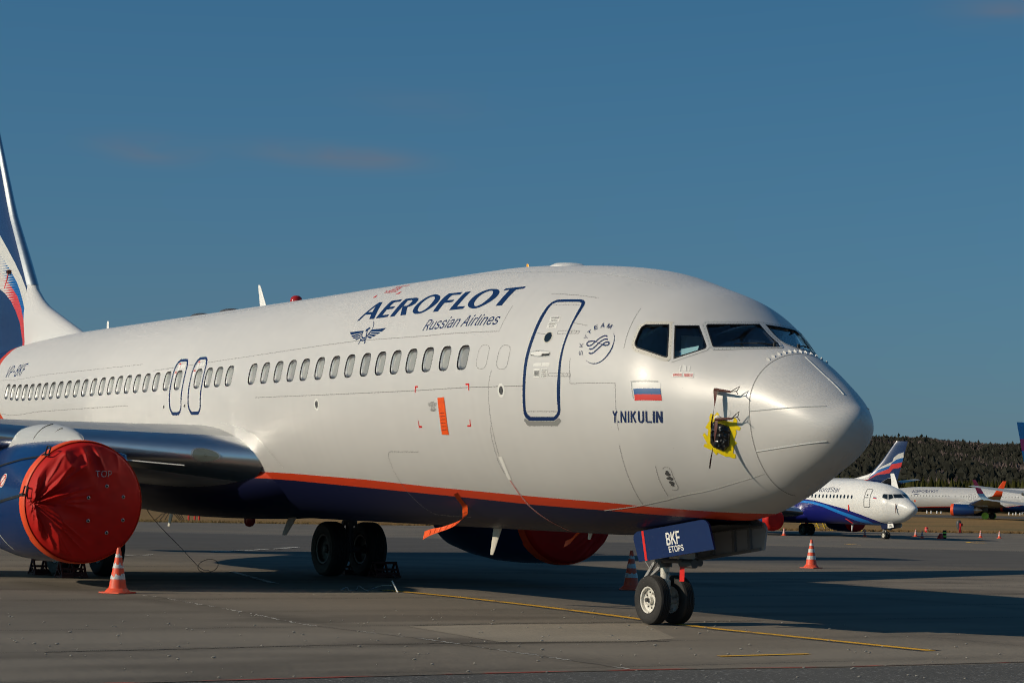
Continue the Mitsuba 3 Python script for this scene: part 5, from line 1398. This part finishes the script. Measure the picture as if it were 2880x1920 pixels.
kp = thing('probe_cover', 'small red cover with a tag on the probe of the tail fin', 'probe cover')
part(kp + '__sleeve', tube([(-33.60, -.16, 7.17), (-33.45, -.26, 7.17), (-33.25, -.30, 7.16)], [.05, .06, .05], 10), 'mat_strap_brown', 40)
part(kp + '__streamer', strip([(-33.45, -.27, 7.14), (-33.5, -.28, 6.98), (-33.62, -.28, 6.82), (-33.72, -.28, 6.72)], [.06, .08, .09, .14], (1, 0, .3)), 'mat_red_mark', True)

# wires
wt = thing('grounding_cable', 'thin bare grounding cable curling over the ground at the end of the yellow line', 'cable')
part(wt + '__wire', tube(resample([(-13.9, -.21), (-13.72, -.16)], .05).tolist() and CubicSpline(np.arange(9), np.array([(-13.9, -.21, .012), (-13.85, -.1, .05), (-13.62, -.18, .012), (-13.9, .1, .02), (-14.1, .25, .07), (-13.62, .16, .012), (-13.9, .42, .03), (-13.75, .55, .09), (-13.50, .60, .10)]))(np.linspace(0, 8, 60)), .008, 6), 'mat_steel', 40)
part(wt + '__pin', cat(tube([(-13.50, .60, .18), (-13.12, .52, .0)], .014, 8)), 'mat_white', 40)
rp = thing('tie_down_rope', 'thin cord running from the near engine cover to a loop on the ground', 'rope')
rpts = np.array([(-14.75, -3.56, 1.38), (-15.62, -3.1, 1.19), (-17.24, -2.15, .86), (-18.86, -1.17, .52), (-20.4, -.21, .16), (-20.96, .19, .07), (-21.35, .46, .01)])
part(rp + '__cord', cat(tube(CubicSpline(np.arange(7), rpts)(np.linspace(0, 6, 50)), .006, 6), tube([(-20.9 + .10 * math.cos(t), .20 + .22 * math.sin(t), .16 + .14 * math.cos(t)) for t in np.linspace(0, 6.3, 24)], .006, 6)), 'mat_black', 40)

# ------------------------------------------------------------------ airliners in the background
PIV = np.array([-4.17, 0, 0])


def placed(x, y, z, yaw):
    M = np.eye(4)
    c, s = math.cos(yaw), math.sin(yaw)
    M[:3, :3] = [[c, -s, 0], [s, c, 0], [0, 0, 1]]
    M[:3, 3] = np.array([x, y, z]) - M[:3, :3] @ PIV
    return M


def far_body(root, tf, mat, side, sl=None):
    s = np.r_[np.linspace(0.004, 1, 26) ** 2 * 4, np.linspace(4.4, 38, 46)]
    t = np.linspace(-np.pi / 2, 1.5 * np.pi, 73)
    p, n = body_grid(s, t)
    f = grid_faces(len(s), len(t))
    V, N = p.reshape(-1, 3), n.reshape(-1, 3)
    g = np.cross(V[f[:, 1]] - V[f[:, 0]], V[f[:, 2]] - V[f[:, 0]])
    if np.sum(g * N[f[:, 0]]) < 0:
        f = f[:, ::-1]
    part(root + '__fuselage', (V, f, N), mat, tf=tf)


def flip_ring(r, side):
    return r if side < 0 else [(s, math.pi - t) for s, t in r]


def far_details(root, tf, side, wins, winmat, rim=None):
    """Windows, door and flight deck panes on the side that is seen (-1 = right)."""
    for s in wins:
        q = sg.Polygon([(s + .13 * math.cos(a) * min(1, 1.3 / max(abs(math.cos(a)), .01) if False else 1), ((WTH if side < 0 else math.pi - WTH) + .098 * math.sin(a)) * AK) for a in np.linspace(0, 2 * np.pi, 13)[:-1]])
        if rim:
            k = part(root + '__window', decal(q.buffer(.03), .010, .5), rim, tf=tf)
            part(k + '__pane', decal(q, .016, .5), winmat, tf=tf)
        else:
            part(root + '__window', decal(q, .012, .5), winmat, tf=tf)
    for sd in (-1, 1):
        for nme in ('w1', 'w2', 'w3'):
            poly = dict(PANES[:3])[nme] if sd < 0 else dict(PANES[3:])[nme]
            k = part(root + '__flight_deck_window', decal(to_ak(poly), .016, .1), 'mat_glass_dark', tf=tf)
            part(k + '__frame', decal(to_ak(poly.buffer(.035).difference(poly)), .014, .1), 'mat_light_grey', tf=tf)
    r = [flip_ring(q, side) for q in OUT['door']]
    d = part(root + '__front_door', decal(skin_poly(r[0]).buffer(-.02).difference(skin_poly(r[0]).buffer(-.085)), .012, .15), 'mat_dark_grey', tf=tf)
    c0 = flip_ring(OUT['porthole'][0], side)[0]
    part(d + '__porthole', decal(sg.Point(c0[0], c0[1] * AK).buffer(.09), .014, .3), 'mat_black', tf=tf)
    part(d + '__handle', decal(skin_poly(flip_ring(OUT['handle'][0], side)), .014, .3), 'mat_grey', tf=tf)


def white_blue(tf):
    loc = local(tf)

    def f(p, n, uv):
        q = loc(p)
        s, z = -q.x, q.z
        c = mi.Color3f(.74, .73, .71) * (.95 + .06 * noise(s * 3, q.y, z * 2))
        navy = z < pw(s, [3.4, 4.3, 5.9, 7.9, 10.0, 12.3, 14.0, 18, 26, 38], [1.30, 1.70, 2.18, 2.64, 2.98, 3.35, 3.48, 3.5, 3.2, 2.6])
        c = dr.select(navy, mi.Color3f(.010, .014, .16), c)
        up = pw(s, [5.0, 5.4, 7.1, 9.05, 10.6, 12.5, 14.1, 20, 30], [1.4, 1.63, 2.08, 2.54, 2.94, 3.25, 3.32, 3.2, 2.4])
        lo = pw(s, [5.6, 7.1, 8.3, 9.7, 11.2, 12.9, 14.8, 20, 30], [1.25, 1.59, 2.0, 2.38, 2.79, 3.07, 3.16, 3.0, 2.2])
        return dr.select((z < up) & (z > lo), mi.Color3f(.012, .20, .62), c)
    return mikit.proc(f)


# white and blue airliner
NS = placed(-131.415, 112.615, -1.512, -.0281)
metal_paint('white_blue', white_blue(NS), .35, .0)
B = thing('airliner', 'white airliner with dark and light blue waves along its belly, behind the big nose', 'airliner')
far_body(B, NS, 'mat_white_blue', -1)
far_details(B, NS, -1, SW[:16], 'mat_glass_dark')
v, f, n = skin_text('NordStar', ((12.15, .405), (8.78, .416), (12.22, .68)), False, .012)
part(B + '__title_lettering', (v, f, n), 'mat_navy_print', tf=NS)
for c, a, b in (('mat_white', .345, .39), ('mat_blue_mark', .30, .345), ('mat_red_mark', .255, .30)):
    part(B + '__flag', decal(sg.box(3.5, a * AK, 3.92, b * AK), .012, .2), c, tf=NS)
belly_fairing(B, NS, 'mat_white_blue', 40, 30)
for sd in (-1, 1):
    wing_parts(B, sd, NS, 'mat_white', n=14)
    engine_parts(B, sd, NS)
    main_gear(B, sd, NS)
tail_parts(B, NS, 'mat_white', 14)
_, dk = nose_gear(B, NS, 'mat_navy', text=False)
part(dk + '__white_panel', tri([(-2.47, -.44, 1.10), (-3.35, -.44, .99), (-3.35, -.44, 1.38), (-2.62, -.44, 1.45)], [[0, 1, 2], [0, 2, 3]]), 'mat_white', False, tf=NS)
vt, ft = text2d('PM', True)
vt = vt - [vt[:, 0].min(), 0]
part(dk + '__lettering', tri(np.c_[-(3.1 - vt[:, 0] * .20), np.full(len(vt), -.448), 1.10 + vt[:, 1] * .20], ft), 'mat_black', False, tf=NS)
for sd, lab in ((-1, 'red cover on the near engine of the white and blue airliner'), (1, 'dark cover on the far engine of the white and blue airliner, below its belly')):
    t = thing('engine_cover', lab, 'engine cover')
    y0, z0 = sd * 4.83, 1.47
    rows = [nacelle_ring(s, r, y0, z0, 40) for s, r in ((14.20, .02), (14.22, .5), (14.27, .85), (14.36, .99), (14.6, 1.06), (14.95, 1.10))]
    rows = [q + .02 * (meshkit.noise(q * 3, 4) - .5)[:, None] for q in rows]
    part(t + '__cloth', loft(rows), 'mat_cover', 40, tf=NS)
for pts, w, lab in (([(-7.2, -1.80, 3.25), (-7.24, -1.86, 3.0), (-7.22, -1.85, 2.75), (-7.28, -1.82, 2.45)], .13, 'red tag hanging on the white side of the white and blue airliner'),
                    ([(-8.3, -1.35, 1.75), (-7.9, -1.25, 1.55), (-7.6, -1.1, 1.35)], .11, 'red tag under the belly of the white and blue airliner'),
                    ([(-19.1, 2.3, 1.6), (-19.0, 2.2, 1.35), (-19.05, 2.25, 1.1)], .30, 'bright red tag on the main gear of the white and blue airliner')):
    t = thing('red_tag', lab, 'tag')
    pp = np.c_[np.array(pts), np.ones(len(pts))] @ NS.T
    part(t + '__ribbon', strip(pp[:, :3], w, (1, .2, .3)), 'mat_red_mark', False)
t = thing('probe_cover', 'brown covers with streamers on the nose probes of the white and blue airliner', 'probe cover')
for i, (s, a) in enumerate(OUT['probes'][0]):
    p, n = fp(s, a), fn(s, a)
    pp = np.c_[np.array([p + n * .10 + [.15, 0, 0], p + n * .14, p + n * .12 + [-.03, 0, -.25], p + n * .10 + [.02, 0, -.50]]), np.ones(4)] @ NS.T
    part(t + '__streamer', strip(pp[:, :3], [.05, .10, .09, .07], (1, 0, .4)), 'mat_strap_brown', False)
q = np.array([(-9.0, 0, 1.15), (-9.06, 0, .62)])
pp = np.c_[q, np.ones(2)] @ NS.T
part(B + '__belly_aerial', tube(pp[:, :3], [.10, .05], 8), 'mat_white', 30)

# silver airliner facing left, far right
A2 = placed(-270.87, 234.585, -.641, 3.7685)
metal_paint('silver_far', silver_body(A2, .5), .4, .2)
C_ = thing('airliner', 'distant silver airliner facing left with Cyrillic lettering and a blue engine with red lip', 'airliner')
far_body(C_, A2, 'mat_silver_far', 1)
far_details(C_, A2, 1, SW[:13] + [14.334] + SW[15:34], 'mat_grey', 'mat_white')
v, f, n = skin_text('АЭРОФЛОТ', ((6.84, 2.655), (11.4, 2.60), (6.76, 2.385)), True, .012)
part(C_ + '__title_lettering', (v, f, n), 'mat_navy_print', tf=A2)
part(C_ + '__winged_emblem', decal(sg.Polygon([(6.9, 2.78 * AK), (8.3, 2.76 * AK), (7.6, 2.86 * AK)]), .012, .2), 'mat_navy_print', tf=A2)
v, f, n = skin_text('Российские авиалинии', ((8.6, 2.77), (11.3, 2.74), (8.6, 2.70)), False, .012)
part(C_ + '__subtitle_lettering', (v, f, n), 'mat_grey', tf=A2)
part(C_ + '__orange_tape', decal(sg.box(7.25, 3.32 * AK, 7.52, 3.48 * AK), .02, .3), 'mat_orange_tape', tf=A2)
for nme in ('exit1', 'exit2'):
    rr = [flip_ring(q, 1) for q in OUT[nme]]
    part(C_ + '__overwing_exit', decal(skin_poly(rr[0]).difference(skin_poly(rr[0]).buffer(-.06)), .012, .2), 'mat_seam', tf=A2)
belly_fairing(C_, A2, 'mat_silver_far', 40, 30)
bsdf('winglet_orange', (.75, .07, .015), .35, coat=.5)
for sd in (-1, 1):
    wing_parts(C_, sd, A2, 'mat_winglet_orange', n=14)
    ek = engine_parts(C_, sd, A2)
    part(ek + '__red_lip', loft([nacelle_ring(s, r, sd * 4.83, 1.47, 40) for s, r in ((14.5, .9), (14.33, .95), (14.37, .99), (14.55, 1.03), (14.85, 1.06))]), 'mat_cover_band', 40, tf=A2)
    main_gear(C_, sd, A2)
    wc = thing('wheel_cover', ('left' if sd > 0 else 'right') + ' main wheels of the distant silver airliner wrapped in bright green covers', 'wheel cover')
    part(wc + '__cloth', lathe([(.001, -.30), (.45, -.30), (.59, -.24), (.60, .0), (.59, .24), (.001, .30)], 24, 'y', (-19.77, sd * 3.29, .56)), 'mat_hi_vis', 30, tf=A2)
tail_parts(C_, A2, 'mat_navy', 14)
nose_gear(C_, A2, 'mat_navy', text=False)

# the airliner of which only tail and right tailplane show
T3 = placed(-329.129, 243.584, 1.005, 3.6593)
bsdf('fin_far', fin_of(FIN_FAR, FIN_FRONT_FAR, T3), .35, coat=.6)
metal_paint('silver_far_tail', silver_body(T3, .5), .4, .2)
D_ = thing('airliner', 'airliner whose dark blue fin with white, blue and red flag shows above the white airliner', 'airliner')
far_body(D_, T3, 'mat_silver_far_tail', 1)
far_details(D_, T3, 1, SW[28:], 'mat_grey')
tail_parts(D_, T3, 'mat_fin_far', 14)
for sd in (-1, 1):
    wing_parts(D_, sd, T3, 'mat_winglet_orange', n=14)
    engine_parts(D_, sd, T3)
    main_gear(D_, sd, T3)

# the airliner at the right edge, seen from behind: wing with pink winglet, tailplane, bright blue fin
def pink_wing(tf):
    loc = local(tf)

    def f(p, n, uv):
        q = loc(p)
        c = mi.Color3f(.90, .035, .08)
        st = q.z * 1.0
        band = (st * 7 - dr.floor(st * 7)) > .38
        low = dr.select(band, mi.Color3f(.36, .58, .62), mi.Color3f(.72, .74, .74))
        return dr.select(q.z < 4.62, low, c)
    return mikit.proc(f)


def sky_fin(tf):
    loc = local(tf)

    def f(p, n, uv):
        q = loc(p)
        c = mi.Color3f(.012, .30, .66)
        c = dr.select((q.z > 9.4) & (q.z < 10.7) & (-q.x > 36.8), mi.Color3f(.85, .04, .22), c)
        return dr.select(q.z < 8.2, mi.Color3f(.60, .60, .56), c)
    return mikit.proc(f)


PK = placed(-163.03, 190.457, -1.493, 1.6623)
bsdf('winglet_pink', pink_wing(PK), .35, coat=.5)
bsdf('fin_sky', sky_fin(PK), .35, coat=.5)
E_ = thing('airliner', 'airliner at the right edge with pink winglet and bright blue fin', 'airliner')
far_body(E_, PK, 'mat_white', 1)
far_details(E_, PK, 1, SW[20:], 'mat_grey')
tail_parts(E_, PK, 'mat_fin_sky', 14)
for sd in (-1, 1):
    wing_parts(E_, sd, PK, 'mat_winglet_pink', n=14)
    engine_parts(E_, sd, PK)
    main_gear(E_, sd, PK)

# ------------------------------------------------------------------ ramp equipment in the background
def at_ground(x, y):
    return np.array([x, y, float(ground_z(x, y))])


t = thing('fire_extinguisher', 'tall wheeled fire extinguisher under a black and red cover on the dry grass', 'fire extinguisher')
b = at_ground(-167.1, 153.9)

K = .46
part(t + '__cover', loft([np.array([b + K * np.array([(.62 * k) * math.cos(a) + dx, (.75 * k) * math.sin(a), z]) for a in np.linspace(0, 2 * np.pi, 17)[:-1]]) for z, k, dx in ((.9, .55, .1), (1.4, .8, .0), (2.2, .95, -.1), (2.8, .85, -.05), (3.15, .45, 0), (3.2, .02, 0))]), 'mat_dark_grey', 40)
part(t + '__tank', cat(tube([b + K * np.array([.30, .05, .05]), b + K * np.array([.30, .05, 2.0])], .30 * K, 16), box(b + K * np.array([.3, -.2, 1.7]), b + K * np.array([.85, .5, 2.4]))), 'mat_red_mark', 30)
part(t + '__frame', cat(tube([b + K * np.array([.5, -.4, .04]), b + K * np.array([.3, -.3, 1.3])], .03, 8), tube([b + K * np.array([.5, .5, .04]), b + K * np.array([.3, .3, 1.3])], .03, 8), box(b + K * np.array([-.5, -.6, 0]), b + K * np.array([.6, .7, .08]))), 'mat_rust_red', 30)
t = thing('fire_extinguisher', 'small red drum extinguisher left of the tall covered one on the grass', 'fire extinguisher')
b = at_ground(-169.2, 154.0 - 3.1)
part(t + '__drum', lathe([(.001, 0), (.18, 0), (.20, .05), (.20, .50), (.16, .58), (.001, .60)], 24, 'z', b), 'mat_red_mark', 30)
part(t + '__label', lathe([(.204, .18), (.204, .42)], 8, 'z', b), 'mat_white', False)
part(t + '__foot', box(b + [-.2, -.2, -.02], b + [.3, .4, .04]), 'mat_red_mark', 30)
t = thing('wheel_chock', 'pair of red and yellow-black striped chocks lying on the far apron', 'chock')
b = at_ground(-135.2, 122.8)
part(t + '__red_block', plate([(b[0] - .3, b[2]), (b[0] + .3, b[2]), (b[0] + .1, b[2] + .5)], 'y', b[1] - .3, .35), 'mat_red_mark', 30)
for i in range(5):
    part(t + '__striped_block', lathe([(.16 + .03 * (i % 2), i * .16), (.19 - .03 * (i % 2), i * .16 + .16)], 12, 'z', b + [0, .25, 0]), 'mat_hi_vis' if i % 2 else 'mat_black', 30)
for i, (dx, dy) in enumerate(((0, 0), (1.1, 1.6), (3.4, 6.5))):
    t = thing('maintenance_steps', ['yellow tube stand behind the main wheels of the white and blue airliner', 'second yellow tube stand, just right of the first behind the white and blue airliner', 'wide yellow steps between the wheels and far engine of the white and blue airliner'][i], 'steps')
    b = at_ground(-171.2 + dx * .5, 135.6 + dy * .6)
    ms = []
    for u in (0, 1.6):
        ms += [tube([b + [u * .5, u, .1], b + [u * .5 - .8, u - .4, 1.9]], .05, 6), tube([b + [u * .5 - 1.1, u - .6, .1], b + [u * .5 - .8, u - .4, 1.9]], .05, 6), tube([b + [u * .5, u, .1], b + [u * .5 - 1.1, u - .6, .1]], .05, 6)]
    ms += [tube([b + [-.8 + .1 * k, -.4 + .05 * k, 1.9 - .35 * k], b + [0 + .1 * k, 1.2 + .05 * k, 1.9 - .35 * k]], .045, 6) for k in range(5)]
    part(t + '__frame', cat(*ms), 'mat_yellow_frame', 30)
    part(t + '__wheels', cat(*[lathe([(.001, -.05), (.12, -.05), (.12, .05), (.001, .05)], 12, 'y', b + [u * .5, u, .12]) for u in (0, 1.6)]), 'mat_dark_grey', 30)
t = thing('hydrant_post', 'red posts with dark hoses on the grass edge behind the near engine', 'hydrant')
for x, y in ((-183.9, 66.8), (-184.5, 67.7), (-184.8, 68.3)):
    b = at_ground(x, y)
    part(t + '__post', tube([b, b + [0, 0, 1.0]], .10, 8), 'mat_red_mark', 30)
b = at_ground(-183.6, 66.2)
part(t + '__hose', cat(*[tube([b + [.1 * k, -.2 * k, 0], b + [.1 * k, -.5 - .3 * k, .8], b + [.05, -1.2 - .4 * k, .9 - .1 * k], b + [.1, -1.6 - .5 * k, .02]], .035, 6) for k in range(4)]), 'mat_black', 40)
t = thing('marker_pole', 'red and white marker pole standing beyond the taxiway at the right edge', 'pole')
b = at_ground(-400.0, 393.6)
for i in range(6):
    part(t + '__segment', tube([b + [0, 0, i * .9], b + [0, 0, (i + 1) * .9]], .22, 10), 'mat_white' if i % 2 else 'mat_red_mark', 30)
t = thing('ladder', 'white ladder standing left of the red and white pole', 'ladder')
b = at_ground(-398.0, 386.0)
part(t + '__rails', cat(tube([b, b + [0, 0, 4.2]], .09, 6), tube([b + [.8, 1.3, 0], b + [.8, 1.3, 4.2]], .09, 6)), 'mat_white', 30)
for k in range(4):
    part(t + '__rung', tube([b + [0, 0, .6 + k], b + [.8, 1.3, .6 + k]], .08, 6), 'mat_white', 30)
for i, (x, y) in enumerate(((-385.6, 342.6), (-387.5, 347.5), (-385, 369), (-386.5, 372.8))):
    t = thing('marker_post', ['tall white post cluster under the nose of the distant silver airliner', 'low white posts just right of the tall white post cluster', 'small white post under the engine of the distant silver airliner', 'small white post just behind the engine of the distant silver airliner'][i], 'post')
    b = at_ground(x, y)
    h = (2.6, .8, .7, .9)[i]
    part(t + '__post', cat(*[tube([b + [.5 * k, .9 * k, 0], b + [.5 * k, .9 * k, h * (1 - .3 * k)]], .16, 8) for k in range(2)]), 'mat_white', 30)

# ------------------------------------------------------------------ hills and the wood on them
def hill_z(d, l):
    """Height at distance d and sideways l/d = a."""
    a = l / d
    ridge = np.interp(a, [-.6, -.25, .0, .12, .166, .19, .2, .212, .226, .235, .25, .3, .5], [70, 78, 84, 90, 96, 95, 90, 87, 84, 86, 90, 95, 80])
    front = .42 * ridge * sstep(900, 1700, d)
    back = .50 * ridge * sstep(1700, 3300, d)
    n = meshkit.fbm(np.stack([d / 420.0, l / 330.0, 0 * d + 2], -1), 4, 6) - .5
    return (front + back + 26 * n * sstep(900, 1600, d)) * 1.0 - 1.0


dd = np.r_[np.linspace(840, 3300, 42), np.linspace(3400, 5200, 10)]
aa = np.linspace(-.55, .55, 150)
Dd, Aa_ = np.meshgrid(dd, aa, indexing='ij')
Ll = Dd * Aa_
z = hill_z(Dd, Ll) - np.where(Dd > 3400, (Dd - 3400) * .03, 0)
xy = CAM[:2] + Dd[..., None] * U2 + Ll[..., None] * R2
hm = tri(np.concatenate([xy, z[..., None]], -1).reshape(-1, 3), grid_faces(*Dd.shape))
if hm.face_normals[:, 2].mean() < 0:
    hm.invert()
part('hills', hm, bsdf('hill_soil', {**mikit.proc(lambda p, n, uv: mix((.050, .040, .034), (.030, .030, .022), fbm(p.x * .01, p.y * .01, 1, 3)))}, 1.0), True)
labels['hills'] = {'label': 'long low hills along the horizon, covered by bare and evergreen wood', 'category': 'hills', 'kind': 'structure'}

cone_t = []
for k in range(3):
    a = np.arange(6) * np.pi / 3
    cone_t.append((a, k))


def conifer(base, h, r, q):
    v, f = [], []
    for j, (z0, z1, k) in enumerate(((.12, .55, 1.0), (.36, .80, .74), (.60, 1.0, .46))):
        a = np.arange(6) * np.pi / 3 + q.uniform(0, 2)
        rr = r * k * q.uniform(.75, 1.2, 6)
        o = len(v)
        v += [(base[0] + rr[i] * math.cos(a[i]), base[1] + rr[i] * math.sin(a[i]), base[2] + h * (z0 + q.uniform(-.04, .04))) for i in range(6)]
        v.append((base[0], base[1], base[2] + h * z1))
        f += [(o + i, o + (i + 1) % 6, o + 6) for i in range(6)]
    return v, f


def pine(base, h, r, q):
    """A pine seen from kilometres away: two ragged clumps."""
    v, f = [], []
    for zc, zr, k in ((.42, .34, 1.0), (.72, .30, .72)):
        o = len(v)
        d = np.array([(1, 0, 0), (0, 1, 0), (-1, 0, 0), (0, -1, 0), (0, 0, 1), (0, 0, -1.0)]) * q.uniform(.65, 1.25, (6, 1)) * [r * k, r * k, h * zr] + q.normal(0, .14, (6, 3)) * r
        v += list(d + [base[0], base[1], base[2] + h * zc])
        f += [(o + a, o + (a + 1) % 4, o + 4) for a in range(4)] + [(o + (a + 1) % 4, o + a, o + 5) for a in range(4)]
    return v, f





def bare_tree(base, h, r, q):
    """A leafless crown: upright twig clumps."""
    v, f = [], []
    for j in range(9):
        a, rr, z0 = q.uniform(0, 6.3), r * math.sqrt(q.uniform(0, 1)), q.uniform(.15, .5)
        c = np.array([rr * math.cos(a), rr * math.sin(a)])
        w = r * q.uniform(.18, .34)
        b = q.uniform(0, 3.14)
        dxy = np.array([math.cos(b), math.sin(b)]) * w
        top = h * (1 - .35 * (rr / r) ** 2) * q.uniform(.85, 1.05)
        o = len(v)
        x, y, z = base
        v += [(x + c[0] * .5, y + c[1] * .5, z + h * z0), (x + c[0] - dxy[0], y + c[1] - dxy[1], z + top * .75), (x + c[0] * 1.1, y + c[1] * 1.1, z + top), (x + c[0] + dxy[0], y + c[1] + dxy[1], z + top * .78)]
        f += [(o, o + 1, o + 2), (o, o + 2, o + 3)]
    return v, f


def plant(items, fun):
    vs, fs, cs, k = [], [], [], 0
    for b, h, r, col in items:
        v, f = fun(b, h, r, rng)
        vs.append(np.array(v)), fs.append(np.array(f) + k), cs.append(np.tile(col, (len(v), 1)))
        k += len(v)
    return np.vstack(vs), np.vstack(fs), np.vstack(cs)


scene['mat_wood'] = {'type': 'twosided', 'bsdf': {'type': 'diffuse', 'reflectance': {'type': 'mesh_attribute', 'name': 'vertex_color'}}}
ever, far, bare = [], [], []
nt_ = 46000
D_t = 1080 + 2300 * rng.uniform(size=nt_) ** .62
A_t = np.where(rng.uniform(size=nt_) < .88, rng.uniform(.10, .33, nt_), rng.uniform(-.5, .5, nt_))
L_t = A_t * D_t
M_t = .65 * meshkit.fbm(np.stack([D_t / 210.0, L_t / 70.0, 0 * D_t + 3.0], -1), 4, 9) + .35 * meshkit.noise(np.stack([D_t / 60.0, L_t / 18.0, 0 * D_t], -1), 3)
Z_t = hill_z(D_t, L_t)
XY_t = CAM[:2] + D_t[:, None] * U2 + L_t[:, None] * R2
T_t = (D_t - 1080) / 2300
green = rng.uniform(size=nt_) < np.clip(.50 + 5.5 * (M_t - .50) + .22 * (A_t > .215) - .30 * (T_t > .72) * (A_t < .222) + .35 * (T_t < .12), .06, .94)
for i in range(nt_):
    p = (*XY_t[i], Z_t[i])
    if green[i]:
        k = rng.uniform(.65, 1.3)
        far.append((p, rng.uniform(6, 11) * (1 + .35 * (rng.uniform() < .05)), rng.uniform(2.0, 3.4), np.array([.036, .036, .028]) * k))
    else:
        bare.append((p, rng.uniform(6, 10), rng.uniform(2.0, 3.8), np.array([.115, .090, .084]) * rng.uniform(.6, 1.35)))
for i in range(5200):
    d = rng.uniform(880, 1090) if i < 3800 else rng.uniform(640, 720)
    a = rng.uniform(.09, .34) if rng.uniform() < .8 else rng.uniform(-.5, .5)
    x, y = CAM[:2] + d * U2 + a * d * R2
    h = rng.uniform(6, 14) if i < 3800 else rng.uniform(1.6, 4.2)
    ever.append(((x, y, -.8), h, rng.uniform(2.0, 3.6) * (1 if i < 3800 else .7), np.array([.044, .045, .014] if i < 3800 else [.020, .022, .012]) * rng.uniform(.45, 1.35)))
v, f, c = plant(ever, conifer)
v1, f1, c1 = plant(far, pine)
v, f, c = np.vstack([v, v1]), np.vstack([f, f1 + len(v)]), np.vstack([c, c1])
scene['pine_forest'] = mikit.ply(tri(v, f), 'mat_wood', smooth=False, color=c)
labels['pine_forest'] = {'label': 'dark evergreen wood over the far hills and along their foot', 'category': 'forest', 'kind': 'stuff'}
v, f, c = plant(bare, bare_tree)
scene['bare_forest'] = mikit.ply(tri(v, f), 'mat_wood', smooth=False, color=c)
labels['bare_forest'] = {'label': 'greyish leafless birch wood in patches on the far hills', 'category': 'forest', 'kind': 'stuff'}
labels['sky'] = {'label': 'clear deep blue sky with faint wisps of cloud', 'category': 'sky', 'kind': 'structure'}
